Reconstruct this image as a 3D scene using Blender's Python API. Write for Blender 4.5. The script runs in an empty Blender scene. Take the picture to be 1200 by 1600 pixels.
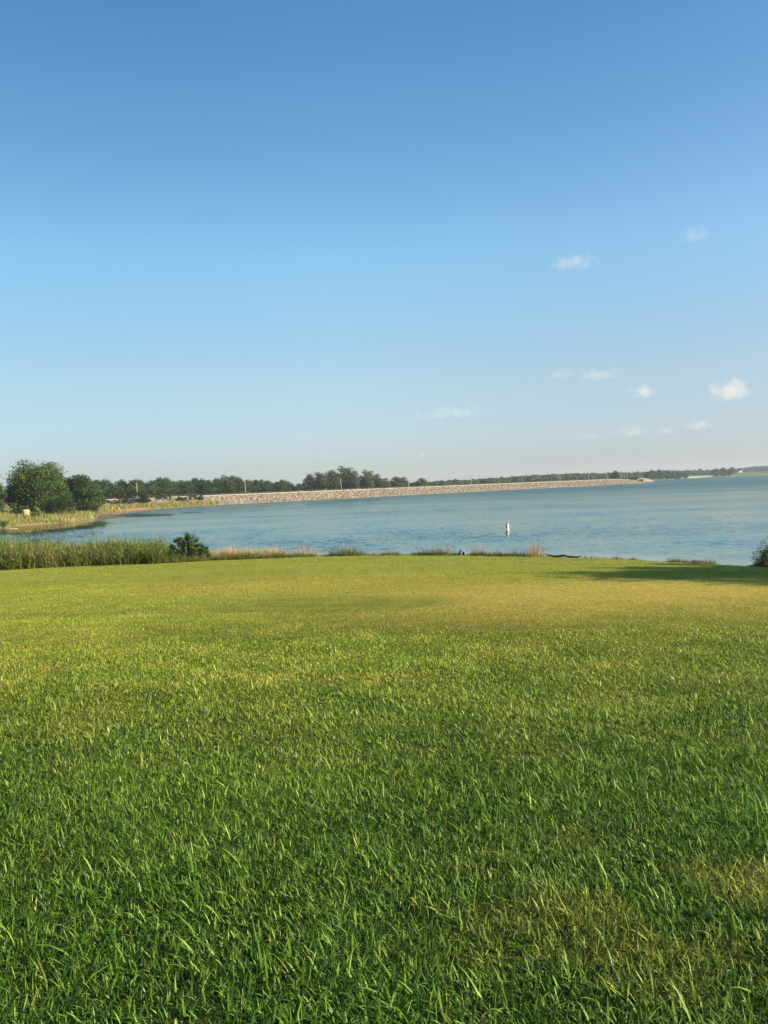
import bpy, math, random
import numpy as np
from mathutils import Vector, Matrix
R = math.radians
scene = bpy.context.scene
COL = scene.collection

# ------------------------------------------------------------------ camera
F = 1200.0                       # focal length in photo pixels (1200 x 1600)
EYE = 5.8                        # eye height above the lake surface (z = 0)
PITCH, ROLL = math.atan(41.4/F), R(2.06)
fw = np.array([0, math.cos(PITCH), -math.sin(PITCH)])
r0 = np.array([1.0, 0, 0]); u0 = np.array([0, math.sin(PITCH), math.cos(PITCH)])
rt = math.cos(ROLL)*r0 - math.sin(ROLL)*u0
up = math.sin(ROLL)*r0 + math.cos(ROLL)*u0
cd = bpy.data.cameras.new('camera'); cam = bpy.data.objects.new('camera', cd); COL.objects.link(cam)
cd.sensor_fit = 'VERTICAL'; cd.sensor_height = 36; cd.lens = 36*F/1600
cd.clip_start = .05; cd.clip_end = 40000
M4 = Matrix(((rt[0], up[0], -fw[0], 0), (rt[1], up[1], -fw[1], 0), (rt[2], up[2], -fw[2], EYE), (0, 0, 0, 1)))
cam.matrix_world = M4
scene.camera = cam
scene.render.resolution_x = 768; scene.render.resolution_y = 1024

# ------------------------------------------------------------------ sky and sun
SUN_EL, SUN_AZ = 25.0, 104.0      # azimuth clockwise from +Y
world = bpy.data.worlds.new("World"); scene.world = world; world.use_nodes = True
wn = world.node_tree.nodes; wl = world.node_tree.links
bg = wn['Background']; sky = wn.new('ShaderNodeTexSky')
sky.sky_type = 'NISHITA'; sky.sun_disc = False
sky.sun_elevation = R(SUN_EL); sky.sun_rotation = R(SUN_AZ)
sky.air_density = 1.0; sky.dust_density = 0.6; sky.ozone_density = 2.5; sky.altitude = 300
# the air of that evening: deeper blue overhead, paler and cooler low down
tcw = wn.new('ShaderNodeTexCoord'); spw = wn.new('ShaderNodeSeparateXYZ'); wl.new(tcw.outputs['Generated'], spw.inputs[0])
rw = wn.new('ShaderNodeValToRGB'); ew = rw.color_ramp.elements
SKYT = [(0, (.585, .60, .735)), (.032, (.605, .615, .745)), (.13, (.91, .86, .79)), (.282, (.99, 1.21, 1.11)), (.515, (.60, .97, 1.10)), (1, (.55, .9, 1.0))]
ew[0].position = 0; ew[0].color = (*SKYT[0][1], 1); ew[1].position = 1; ew[1].color = (*SKYT[-1][1], 1)
for p_, c_ in SKYT[1:-1]:
    q_ = ew.new(p_); q_.color = (*c_, 1)
wl.new(spw.outputs[2], rw.inputs[0])
mw = wn.new('ShaderNodeVectorMath'); mw.operation = 'MULTIPLY'; wl.new(sky.outputs[0], mw.inputs[0]); wl.new(rw.outputs[0], mw.inputs[1])
mx_ = wn.new('ShaderNodeMapRange'); wl.new(spw.outputs[0], mx_.inputs[0]); mx_.inputs[1].default_value = -1; mx_.inputs[2].default_value = 1
rx = wn.new('ShaderNodeValToRGB'); ex = rx.color_ramp.elements; ex[0].position = 0; ex[0].color = (.74, .78, .79, 1); ex[1].position = 1; ex[1].color = (.86, .83, .85, 1)
for p_, c_ in ((.28, (.76, .80, .82)), (.42, (.95, .96, .96)), (.5, (1, 1, 1)), (.6, (.97, .96, .97)), (.73, (.91, .88, .90))):
    q_ = ex.new(p_); q_.color = (*c_, 1)
rx.color_ramp.interpolation = 'B_SPLINE'; wl.new(mx_.outputs[0], rx.inputs[0])
mw2 = wn.new('ShaderNodeVectorMath'); mw2.operation = 'MULTIPLY'; wl.new(mw.outputs[0], mw2.inputs[0]); wl.new(rx.outputs[0], mw2.inputs[1])
wl.new(mw2.outputs[0], bg.inputs[0]); bg.inputs[1].default_value = 0.105
sd_ = bpy.data.lights.new('sun', 'SUN'); sun = bpy.data.objects.new('sun', sd_); COL.objects.link(sun)
sd_.energy = 5.0; sd_.angle = R(.6); sd_.color = (1, .86, .66)
az = R(SUN_AZ); el = R(SUN_EL)
sv = Vector((math.sin(az)*math.cos(el), math.cos(az)*math.cos(el), math.sin(el)))
sun.rotation_euler = sv.to_track_quat('Z', 'Y').to_euler()
scene.view_settings.view_transform = 'Standard'; scene.view_settings.look = 'None'
scene.view_settings.gamma = 1; scene.view_settings.exposure = 0.93
scene.cycles.volume_bounces = 2
scene.cycles.max_bounces = 8; scene.cycles.transparent_max_bounces = 12

# ------------------------------------------------------------------ where things stand
def ray(px, py):
    d = fw + (px-600)/F*rt + (800-py)/F*up
    return d
def at(px, py, z=0.0):           # the point of the level z that the pixel shows
    d = ray(px, py); t = (z-EYE)/d[2]
    return np.array([d[0]*t, d[1]*t, z])
def at_d(px, py, Y):             # the point at depth Y
    d = ray(px, py); t = Y/d[1]
    return np.array([d[0]*t, Y, EYE+d[2]*t])
def smooth(a, b, x):
    t = np.clip((x-a)/(b-a), 0, 1); return t*t*(3-2*t)

edge_px = [(-160, 896), (0, 892), (130, 885), (255, 881), (330, 876), (400, 873.5), (500, 869.5), (600, 868), (720, 868),
           (850, 870), (960, 874), (1050, 880), (1130, 886), (1200, 889)]
edge = [at(x, y, .35) for x, y in edge_px]
EX = np.array([-300, -60] + [p[0] for p in edge] + [26, 60, 150, 400.])
EY = np.array([66, 63] + [p[1] for p in edge] + [43.5, 44, 50, 60.])
def ye(x): return np.interp(x, EX, EY)
WOX = np.array([-60, -35, -20, -12, -6, 200]); WOY = np.array([10, 9, 6.5, 3.5, 1.3, 1.0])
near_water = [(x, float(ye(x)+np.interp(x, WOX, WOY))) for x in [-58, -48, -40, -34, -28, -22, -18, -14, -10, -6, -2, 2, 6, 9, 12, 15, 18, 21, 26, 60, 150, 400]]
D0 = at(340, 789)[:2]; D1 = at(1008, 754.8)[:2]
LT = (D1-D0)/np.linalg.norm(D1-D0); LN = np.array([-LT[1], LT[0]])     # along the dam, and away from the lake
DLEN = float(np.linalg.norm(D1-D0))
left_px = [(0, 827.5), (22, 824), (53, 821.5), (80, 819.5), (112, 817), (135, 813.5), (152, 811), (157, 804.5), (180, 802), (222, 797), (262, 794.2), (300, 791.6)]
right_px = [(1012, 751.6), (1040, 749.6), (1075, 747.6), (1110, 746), (1150, 744.2), (1200, 742.6)]
LAKE = [(400., 60.)] + [(1500, 400), (3500, 1500), (2200, 2100)] + [tuple(at(x, y)[:2]) for x, y in reversed(right_px)] \
     + [tuple(D1), tuple(D0)] + [tuple(at(x, y)[:2]) for x, y in reversed(left_px)] + [(-88, 122), (-74, 92)] + near_water[:-1]
LP = np.array(LAKE)
def sdist(x, y):                 # signed distance to the shoreline, negative over water
    x = np.asarray(x, float); y = np.asarray(y, float)
    d = np.full(x.shape, 1e18); ins = np.zeros(x.shape, bool)
    n = len(LP)
    for i in range(n):
        ax, ay = LP[i]; bx_, by_ = LP[(i+1) % n]
        ex, ey = bx_-ax, by_-ay
        t = np.clip(((x-ax)*ex+(y-ay)*ey)/(ex*ex+ey*ey), 0, 1)
        d = np.minimum(d, (x-ax-t*ex)**2+(y-ay-t*ey)**2)
        if ay != by_:
            c = ((ay > y) != (by_ > y)) & (x < ex*(y-ay)/ey+ax)
            ins ^= c
    d = np.sqrt(d); return np.where(ins, -d, d)
_rs = np.random.RandomState(5)
_NW = [(_rs.uniform(-1, 1, 2), _rs.uniform(0, 6.28)) for _ in range(24)]
def lump(x, y, scale):           # smooth pseudo noise in -1..1
    s = 0
    for k, (v, p) in enumerate(_NW):
        f = (1+k*.13)/scale
        s = s+np.sin((v[0]*x+v[1]*y)*f*2+p+1.3*np.sin((v[1]*x-v[0]*y)*f+p*2))
    return s/len(_NW)*2.2
def lawn_h(x, y):
    return .35+3.95*(1-np.maximum(y, -3)/ye(x))+.018*lump(x, y, 1.6)+.05*lump(x, y, 9)*smooth(3, 12, y)
def height(x, y):
    x = np.asarray(x, float); y = np.asarray(y, float)
    sd = sdist(x, y); e = ye(x)
    g = .9*(1-np.exp(-np.maximum(sd, 0)/2.5))+np.minimum(np.maximum(sd, 0)*.028, 2.4)
    r = np.hypot(x, y)
    g = g+smooth(1250, 1900, r)*smooth(200, 700, x)*smooth(0, 60, sd)*2.6
    lawn = lawn_h(x, y)
    bank = .35*np.clip(sd/.9, 0, 1)
    nz = np.where(y < e, lawn, bank)
    w = smooth(e+11, e+40, y)
    z = np.where(sd < 0, np.maximum(-2.0, sd*.35), nz*(1-w)+g*w)
    return z

# ------------------------------------------------------------------ materials
def new_mat(name):
    m = bpy.data.materials.new(name); m.use_nodes = True
    nt = m.node_tree
    return m, nt, nt.nodes, nt.links, nt.nodes['Principled BSDF']
def ramp(nodes, stops):
    r = nodes.new('ShaderNodeValToRGB'); e = r.color_ramp.elements
    while len(e) > 1: e.remove(e[-1])
    e[0].position = stops[0][0]; e[0].color = (*stops[0][1], 1)
    for p, c in stops[1:]:
        n = e.new(p); n.color = (*c, 1)
    return r
def noise(nodes, links, scale, vec=None, detail=4, rough=.55):
    n = nodes.new('ShaderNodeTexNoise'); n.inputs['Scale'].default_value = scale
    n.inputs['Detail'].default_value = detail; n.inputs['Roughness'].default_value = rough
    if vec is not None: links.new(vec, n.inputs['Vector'])
    return n
def mathn(nodes, links, op, a, b=None, clamp=False):
    n = nodes.new('ShaderNodeMath'); n.operation = op; n.use_clamp = clamp
    for i, v in enumerate((a, b)):
        if v is None: continue
        if isinstance(v, (int, float)): n.inputs[i].default_value = v
        else: links.new(v, n.inputs[i])
    return n.outputs[0]
def mixc(nodes, links, fac, a, b):
    n = nodes.new('ShaderNodeMix'); n.data_type = 'RGBA'
    if isinstance(fac, (int, float)): n.inputs[0].default_value = fac
    else: links.new(fac, n.inputs[0])
    for i, v in ((6, a), (7, b)):
        if isinstance(v, tuple): n.inputs[i].default_value = (*v, 1)
        else: links.new(v, n.inputs[i])
    return n.outputs[2]
def maprange(nodes, links, v, a, b, c=0., d=1.):
    n = nodes.new('ShaderNodeMapRange'); n.interpolation_type = 'SMOOTHSTEP'
    links.new(v, n.inputs[0])
    for i, q in enumerate((a, b, c, d)): n.inputs[i+1].default_value = q
    return n.outputs[0]
def plain(name, color, rough=.7, var=.25, scale=8, bump=0., metallic=0.):
    m, nt, N, L, P = new_mat(name)
    tc = N.new('ShaderNodeTexCoord')
    ns = noise(N, L, scale, tc.outputs['Object'])
    lo = tuple(c*(1-var) for c in color); hi = tuple(min(1, c*(1+var)) for c in color)
    r = ramp(N, [(.3, lo), (.7, hi)]); L.new(ns.outputs[0], r.inputs[0]); L.new(r.outputs[0], P.inputs['Base Color'])
    P.inputs['Roughness'].default_value = rough; P.inputs['Metallic'].default_value = metallic
    if bump:
        b = N.new('ShaderNodeBump'); b.inputs['Strength'].default_value = bump; L.new(ns.outputs[0], b.inputs['Height']); L.new(b.outputs[0], P.inputs['Normal'])
    return m

def lawn_masks(N, L):
    """dry patch / greener patch of the mown lawn, by place on the ground"""
    geo = N.new('ShaderNodeNewGeometry'); sep = N.new('ShaderNodeSeparateXYZ'); L.new(geo.outputs['Position'], sep.inputs[0])
    pos = geo.outputs['Position']
    big = noise(N, L, .16, pos, 5, .6)
    fine = noise(N, L, 1.3, pos, 4, .6)
    def ellipse(cx, cy, ax, ay, rot=0):
        c, s = math.cos(rot), math.sin(rot)
        dx = mathn(N, L, 'SUBTRACT', sep.outputs[0], cx); dy = mathn(N, L, 'SUBTRACT', sep.outputs[1], cy)
        u = mathn(N, L, 'ADD', mathn(N, L, 'MULTIPLY', dx, c/ax), mathn(N, L, 'MULTIPLY', dy, s/ax))
        v = mathn(N, L, 'ADD', mathn(N, L, 'MULTIPLY', dx, -s/ay), mathn(N, L, 'MULTIPLY', dy, c/ay))
        q = mathn(N, L, 'SQRT', mathn(N, L, 'ADD', mathn(N, L, 'MULTIPLY', u, u), mathn(N, L, 'MULTIPLY', v, v)))
        q = mathn(N, L, 'ADD', q, mathn(N, L, 'MULTIPLY', mathn(N, L, 'SUBTRACT', big.outputs[0], .5), 1.4))
        q = mathn(N, L, 'ADD', q, mathn(N, L, 'MULTIPLY', mathn(N, L, 'SUBTRACT', fine.outputs[0], .5), .8))
        return maprange(N, L, q, 1.45, .3)
    dry = mathn(N, L, 'MAXIMUM', ellipse(6.0, 18.5, 8.0, 6.5), mathn(N, L, 'MULTIPLY', ellipse(-2.5, 26, 9, 6), .6))
    dry = mathn(N, L, 'MAXIMUM', dry, mathn(N, L, 'MULTIPLY', ellipse(15, 22, 8, 4), .7))
    green = ellipse(-.8, 17.6, 2.2, 1.8)
    dry = mathn(N, L, 'SUBTRACT', dry, mathn(N, L, 'MULTIPLY', green, .9), True)
    # sparse straw colour through the middle of the lawn
    mid = mathn(N, L, 'MULTIPLY', maprange(N, L, sep.outputs[1], 2.5, 9.0), maprange(N, L, fine.outputs[0], .3, .85))
    sp = mathn(N, L, 'MULTIPLY', ellipse(1.15, 3.1, 1.1, .85), .3)
    mid = mathn(N, L, 'MAXIMUM', mathn(N, L, 'MULTIPLY', mid, .5), mathn(N, L, 'MULTIPLY', mathn(N, L, 'MULTIPLY', sp, 1.4), maprange(N, L, fine.outputs[0], .42, .68)))
    far = maprange(N, L, sep.outputs[1], 2.5, 15.0)
    return pos, big, fine, dry, green, mid, far

def blade_material(name, greens, dry_cols, masks=True, trans=.27, rough=.5, dryamt=.0):
    m, nt, N, L, P = new_mat(name)
    att = N.new('ShaderNodeAttribute'); att.attribute_name = 'rnd'
    gr = ramp(N, [(i/(len(greens)-1), c) for i, c in enumerate(greens)]); L.new(att.outputs['Fac'], gr.inputs[0])
    dr = ramp(N, [(i/(len(dry_cols)-1), c) for i, c in enumerate(dry_cols)]); L.new(att.outputs['Fac'], dr.inputs[0])
    if masks:
        pos, big, fine, dry, green, mid, far = lawn_masks(N, L)
        f = mathn(N, L, 'MAXIMUM', mathn(N, L, 'MULTIPLY', dry, .95), mid)
        col = mixc(N, L, far, gr.outputs[0], mixc(N, L, .6, gr.outputs[0], (.335, .40, .033)))
        # odd straw blades
        a2 = N.new('ShaderNodeAttribute'); a2.attribute_name = 'rnd2'
        odd = mathn(N, L, 'GREATER_THAN', a2.outputs['Fac'], .985)
        f = mathn(N, L, 'MAXIMUM', f, mathn(N, L, 'MULTIPLY', odd, .6))
        fb = maprange(N, L, big.outputs[0], .3, .7, .78, 1.18)
        hs = N.new('ShaderNodeHueSaturation'); L.new(fb, hs.inputs['Value']); L.new(mixc(N, L, f, col, dr.outputs[0]), hs.inputs['Color'])
        col = hs.outputs[0]
    else:
        geo = N.new('ShaderNodeNewGeometry')
        big = noise(N, L, .12, geo.outputs['Position'], 4, .6)
        f = maprange(N, L, big.outputs[0], .45-.3*dryamt, .75-.3*dryamt)
        a2 = N.new('ShaderNodeAttribute'); a2.attribute_name = 'rnd2'
        f = mathn(N, L, 'MAXIMUM', mathn(N, L, 'MULTIPLY', f, min(1, .3+dryamt)), mathn(N, L, 'GREATER_THAN', a2.outputs['Fac'], 1-.12-dryamt*.4))
        col = mixc(N, L, f, gr.outputs[0], dr.outputs[0])
    L.new(col, P.inputs['Base Color']); P.inputs['Roughness'].default_value = rough
    P.inputs['Specular IOR Level'].default_value = .2
    t = N.new('ShaderNodeBsdfTranslucent'); L.new(col, t.inputs['Color'])
    mx = N.new('ShaderNodeMixShader'); mx.inputs[0].default_value = trans
    L.new(P.outputs[0], mx.inputs[1]); L.new(t.outputs[0], mx.inputs[2])
    L.new(mx.outputs[0], N['Material Output'].inputs['Surface'])
    return m
def leaf_material(name, stops, trans=.25):
    m, nt, N, L, P = new_mat(name)
    att = N.new('ShaderNodeAttribute'); att.attribute_name = 'rnd'
    oi = N.new('ShaderNodeObjectInfo')
    r = ramp(N, [(i/(len(stops)-1), c) for i, c in enumerate(stops)]); L.new(att.outputs['Fac'], r.inputs[0])
    hs = N.new('ShaderNodeHueSaturation'); L.new(r.outputs[0], hs.inputs['Color'])
    L.new(maprange(N, L, oi.outputs['Random'], 0, 1, .72, 1.3), hs.inputs['Value'])
    L.new(maprange(N, L, oi.outputs['Random'], 1, 0, .485, .515), hs.inputs['Hue'])
    L.new(hs.outputs[0], P.inputs['Base Color']); P.inputs['Roughness'].default_value = .55
    P.inputs['Specular IOR Level'].default_value = .3
    t = N.new('ShaderNodeBsdfTranslucent'); L.new(hs.outputs[0], t.inputs['Color'])
    mx = N.new('ShaderNodeMixShader'); mx.inputs[0].default_value = trans
    L.new(P.outputs[0], mx.inputs[1]); L.new(t.outputs[0], mx.inputs[2]); L.new(mx.outputs[0], N['Material Output'].inputs['Surface'])
    return m

# ------------------------------------------------------------------ mesh helpers
def mesh_np(name, verts, faces=None, tris=None, quads=None, attrs=None, smooth_=False):
    me = bpy.data.meshes.new(name)
    verts = np.asarray(verts, np.float32)
    me.vertices.add(len(verts)); me.vertices.foreach_set('co', verts.ravel())
    li = []; ls = []; n = 0
    for arr, k in ((tris, 3), (quads, 4)):
        if arr is None or not len(arr): continue
        arr = np.asarray(arr, np.int32); li.append(arr.ravel()); ls.append(n+np.arange(len(arr))*k); n += arr.size
    li = np.concatenate(li); ls = np.concatenate(ls).astype(np.int32)
    me.loops.add(len(li)); me.loops.foreach_set('vertex_index', li)
    me.polygons.add(len(ls)); me.polygons.foreach_set('loop_start', ls)
    for a, v in (attrs or {}).items():
        at_ = me.attributes.new(a, 'FLOAT', 'POINT'); at_.data.foreach_set('value', np.asarray(v, np.float32))
    me.update(calc_edges=True); me.validate()
    me.polygons.foreach_set('use_smooth', np.full(len(ls), smooth_)); me.update()
    return me
def link(name, me, mat=None, parent=None, loc=None):
    o = bpy.data.objects.new(name, me); COL.objects.link(o)
    if mat is not None: me.materials.append(mat)
    if parent is not None: o.parent = parent
    if loc is not None: o.location = loc
    return o
def tag(o, label=None, cat=None, group=None, kind=None):
    for k, v in (('label', label), ('category', cat), ('group', group), ('kind', kind)):
        if v: o[k] = v
    return o
def empty(name, loc, rz=0):
    o = bpy.data.objects.new(name, None); COL.objects.link(o); o.location = loc; o.rotation_euler = (0, 0, rz); o.empty_display_size = .3
    return o
class MB:
    def __init__(s): s.v = []; s.f = []
    def add(s, vs, fs):
        b = len(s.v); s.v += [tuple(map(float, q)) for q in vs]; s.f += [tuple(b+i for i in f) for f in fs]
    def box(s, c, size, rz=0, rx=0):
        m = Matrix.Rotation(rz, 3, 'Z') @ Matrix.Rotation(rx, 3, 'X')
        vs = []
        for dx in (-.5, .5):
            for dy in (-.5, .5):
                for dz in (-.5, .5):
                    p = m @ Vector((dx*size[0], dy*size[1], dz*size[2])); vs.append((p.x+c[0], p.y+c[1], p.z+c[2]))
        s.add(vs, [(0, 1, 3, 2), (4, 6, 7, 5), (0, 4, 5, 1), (2, 3, 7, 6), (0, 2, 6, 4), (1, 5, 7, 3)])
    def tube(s, pts, radii, n=8, cap=True):
        pts = [Vector(p) for p in pts]; b = len(s.v); rings = []
        for i, p in enumerate(pts):
            d = (pts[min(i+1, len(pts)-1)]-pts[max(i-1, 0)]).normalized()
            a = d.orthogonal().normalized() if abs(d.z) < .95 else Vector((1, 0, 0)); a = (a-d*a.dot(d)).normalized(); c = d.cross(a)
            r = radii[i] if hasattr(radii, '__len__') else radii
            s.v += [tuple(p+a*(r*math.cos(2*math.pi*k/n))+c*(r*math.sin(2*math.pi*k/n))) for k in range(n)]
        for i in range(len(pts)-1):
            for k in range(n):
                k2 = (k+1) % n; s.f.append((b+i*n+k, b+i*n+k2, b+(i+1)*n+k2, b+(i+1)*n+k))
        if cap:
            s.f.append(tuple(b+k for k in range(n))[::-1]); s.f.append(tuple(b+(len(pts)-1)*n+k for k in range(n)))
    def mesh(s, name, smooth_=True):
        me = bpy.data.meshes.new(name); me.from_pydata(s.v, [], s.f); me.update()
        me.polygons.foreach_set('use_smooth', np.full(len(me.polygons), smooth_))
        return me
    def build(s, name, mat, parent=None, smooth_=False, loc=None): return link(name, s.mesh(name, smooth_), mat, parent, loc)

def blades(base, length, width, lean, heading, facing, segs, rnd, droop=1.0, rnd2=None, taper=.9):
    """grass blades as tapered curved strips; base (n,3), the others (n,)"""
    n = len(base); rows = segs+1
    t = np.linspace(0, 1, rows)
    V = []
    hx, hy = np.cos(heading), np.sin(heading)
    sx, sy = np.cos(facing), np.sin(facing)
    cur = base.astype(float).copy(); ang = lean*.35
    pts = [cur.copy()]
    for k in range(segs):
        a = np.clip(ang+lean*(.9*droop)*(k+.5)/segs, 0, 2.4)
        st = length/segs
        cur = cur+np.stack([hx*np.sin(a)*st, hy*np.sin(a)*st, np.cos(a)*st], 1)
        pts.append(cur.copy())
    verts = []; 
    for k in range(segs):
        w = width*.5*(1-taper*.85*(k/segs)**1.6) if k else width*.4
        off = np.stack([sx*w, sy*w, np.zeros(n)], 1)
        verts += [pts[k]-off, pts[k]+off]
    verts.append(pts[-1])
    per = len(verts)
    vs = np.stack(verts, 1).reshape(-1, 3)
    b = np.arange(n)*per
    quads = [np.stack([b+2*k, b+2*k+1, b+2*k+3, b+2*k+2], 1) for k in range(segs-1)]
    tris = np.stack([b+2*(segs-1), b+2*(segs-1)+1, b+per-1], 1)
    at_ = {'rnd': np.repeat(rnd, per), 'rnd2': np.repeat(rnd2 if rnd2 is not None else rnd*0, per)}
    return vs, tris, (np.concatenate(quads) if quads else None), at_
def join_np(parts):
    V = []; T = []; Q = []; A = {}; n = 0
    for v, t, q, a in parts:
        V.append(v)
        if t is not None: T.append(t+n)
        if q is not None: Q.append(q+n)
        for k, x in a.items(): A.setdefault(k, []).append(x)
        n += len(v)
    return np.concatenate(V), (np.concatenate(T) if T else None), (np.concatenate(Q) if Q else None), {k: np.concatenate(x) for k, x in A.items()}

# ------------------------------------------------------------------ ground and water
rng = np.random.RandomState(11)
ang_in = np.linspace(-36, 36, 340); ang_out = np.linspace(36, 324, 90)[1:-1]
angs = np.radians(np.concatenate([ang_in, ang_out]))
rad = np.concatenate([[.0], np.geomspace(.35, 16000, 620)])
Rg, Ag = np.meshgrid(rad, angs, indexing='ij')
gx = Rg*np.sin(Ag); gy = Rg*np.cos(Ag)
gz = height(gx, gy)
nr, na = Rg.shape
i0 = (np.arange(nr-1)[:, None]*na+np.arange(na)[None, :]); j0 = (np.arange(nr-1)[:, None]*na+(np.arange(na)[None, :]+1) % na)
gq = np.stack([i0, j0, j0+na, i0+na], -1).reshape(-1, 4)[na:]
ct = np.stack([np.arange(na)*0, na+(np.arange(na)+1) % na, na+np.arange(na)], 1)
me = mesh_np('ground', np.stack([gx, gy, gz], -1).reshape(-1, 3), tris=ct[:, [0, 2, 1]], quads=gq, smooth_=True,
             attrs={'shore': np.clip(sdist(gx, gy), -50, 400).ravel()})
m, nt, N, L, P = new_mat('ground_mat')
pos, big, fine, dry, green, mid, far = lawn_masks(N, L)
sep = N.new('ShaderNodeSeparateXYZ'); L.new(pos, sep.inputs[0])
lawn_c = mixc(N, L, maprange(N, L, sep.outputs[1], 7, 24), (.022, .03, .007), (.235, .255, .022))  # ground close in painted dark for the shade between blades
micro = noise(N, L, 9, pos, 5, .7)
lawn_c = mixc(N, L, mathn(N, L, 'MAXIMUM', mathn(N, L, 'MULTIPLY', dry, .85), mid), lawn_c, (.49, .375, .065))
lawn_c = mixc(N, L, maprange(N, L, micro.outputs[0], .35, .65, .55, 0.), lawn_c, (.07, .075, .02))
shore = N.new('ShaderNodeAttribute'); shore.attribute_name = 'shore'
bankn = noise(N, L, .09, pos, 5, .6)
wild = ramp(N, [(.3, (.10, .13, .03)), (.5, (.20, .20, .055)), (.7, (.30, .25, .09))]); L.new(bankn.outputs[0], wild.inputs[0])
farn = noise(N, L, .006, pos, 3)
farc = ramp(N, [(.35, (.07, .10, .03)), (.55, (.13, .17, .05)), (.7, (.24, .22, .10))]); L.new(farn.outputs[0], farc.inputs[0])
wc = mixc(N, L, maprange(N, L, sep.outputs[1], 500, 900), wild.outputs[0], farc.outputs[0])
soil = mixc(N, L, maprange(N, L, bankn.outputs[0], .4, .6), (.24, .13, .06), (.38, .24, .12))
soilf = maprange(N, L, shore.outputs['Fac'], 1.3, .4)
wc = mixc(N, L, soilf, wc, soil)
# bare red bank before the dam
rb = at(246, 793); 
dx = mathn(N, L, 'SUBTRACT', sep.outputs[0], float(rb[0])); 
red = mathn(N, L, 'MULTIPLY', maprange(N, L, mathn(N, L, 'ABSOLUTE', dx), 11, 5), maprange(N, L, shore.outputs['Fac'], 5, 2.5))
red = mathn(N, L, 'MULTIPLY', red, maprange(N, L, sep.outputs[1], 240, 260))
wc = mixc(N, L, red, wc, (.36, .19, .09))
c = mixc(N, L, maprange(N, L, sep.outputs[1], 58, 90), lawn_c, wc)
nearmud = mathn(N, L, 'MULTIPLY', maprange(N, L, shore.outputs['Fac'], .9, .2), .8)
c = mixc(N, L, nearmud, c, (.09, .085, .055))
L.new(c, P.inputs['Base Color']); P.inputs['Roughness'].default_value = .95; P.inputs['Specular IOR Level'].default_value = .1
b = N.new('ShaderNodeBump'); b.inputs['Strength'].default_value = .5; b.inputs['Distance'].default_value = .04; L.new(micro.outputs[0], b.inputs['Height']); L.new(b.outputs[0], P.inputs['Normal'])
ground = tag(link('ground', me, m), kind='structure')

# water: flat polar sheet, ripples by tilted normals, reflection painted weaker and bluer with distance
m, nt, N, L, P = new_mat('water_mat')
geo = N.new('ShaderNodeNewGeometry'); pos = geo.outputs['Position']
sep = N.new('ShaderNodeSeparateXYZ'); L.new(pos, sep.inputs[0])
def stretched(sx, sy):
    mp = N.new('ShaderNodeMapping'); mp.inputs['Scale'].default_value = (sx, sy, 1); mp.inputs['Rotation'].default_value = (0, 0, R(-6)); L.new(pos, mp.inputs['Vector']); return mp.outputs[0]
w1 = noise(N, L, 1.0, stretched(1.1, .75), 3, .55)
w2 = noise(N, L, 1.0, stretched(2.8, 1.9), 3, .6)
w3 = noise(N, L, 1.0, stretched(.11, .06), 3, .5)
bands = noise(N, L, 1.0, stretched(.006, .035), 4, .6)
# sheltered cove by the left bank and calm strip at the near shore
cx, cy = at(60, 824)[:2]
vd = N.new('ShaderNodeVectorMath'); vd.operation = 'DISTANCE'; L.new(pos, vd.inputs[0]); vd.inputs[1].default_value = (float(cx)-12, float(cy)-5, 0)
cove = maprange(N, L, vd.outputs['Value'], 14, 44)
mar = N.new('ShaderNodeAttribute'); mar.attribute_name = 'depth'
calm = mathn(N, L, 'MULTIPLY', maprange(N, L, mar.outputs['Fac'], 1.0, 8.0, .15, 1.), mathn(N, L, 'MULTIPLY', maprange(N, L, sep.outputs[1], 180, 800, 1.0, 2.4), maprange(N, L, sep.outputs[1], 75, 150, 1.35, 1.0)))
st = mathn(N, L, 'MULTIPLY', mathn(N, L, 'MULTIPLY', maprange(N, L, cove, 0, 1, .06, 1.), calm), maprange(N, L, bands.outputs[0], .3, .7, .45, 1.15))
def vm(op, a_, b_):
    n_ = N.new('ShaderNodeVectorMath'); n_.operation = op
    for i_, v_ in enumerate((a_, b_)):
        if v_ is None: continue
        if isinstance(v_, tuple): n_.inputs[i_].default_value = v_
        else: L.new(v_, n_.inputs[i_])
    return n_.outputs[0]
sl = vm('ADD', vm('MULTIPLY', vm('SUBTRACT', w1.outputs['Color'], (.5, .5, .5)), (.20, .36, 0)), vm('MULTIPLY', vm('SUBTRACT', w2.outputs['Color'], (.5, .5, .5)), (.28, .52, 0)))
sl = vm('ADD', vm('ADD', sl, (0, -.07, 0)), vm('MULTIPLY', vm('SUBTRACT', w3.outputs['Color'], (.5, .5, .5)), (.10, .22, 0)))
sl = vm('MINIMUM', sl, (9, -.022, 9))
sc_ = N.new('ShaderNodeVectorMath'); sc_.operation = 'SCALE'; L.new(sl, sc_.inputs[0]); L.new(st, sc_.inputs['Scale'])
nrm_ = vm('NORMALIZE', vm('ADD', sc_.outputs[0], (0, 0, 1)), None); L.new(nrm_, P.inputs['Normal'])
deep = mixc(N, L, maprange(N, L, mar.outputs['Fac'], .2, 9), (.30, .26, .18), (.026, .062, .056))
deep = mixc(N, L, maprange(N, L, vd.outputs['Value'], 30, 12), deep, (.07, .06, .03))
sh_ = N.new('ShaderNodeBsdfDiffuse'); L.new(deep, sh_.inputs['Color'])
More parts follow.
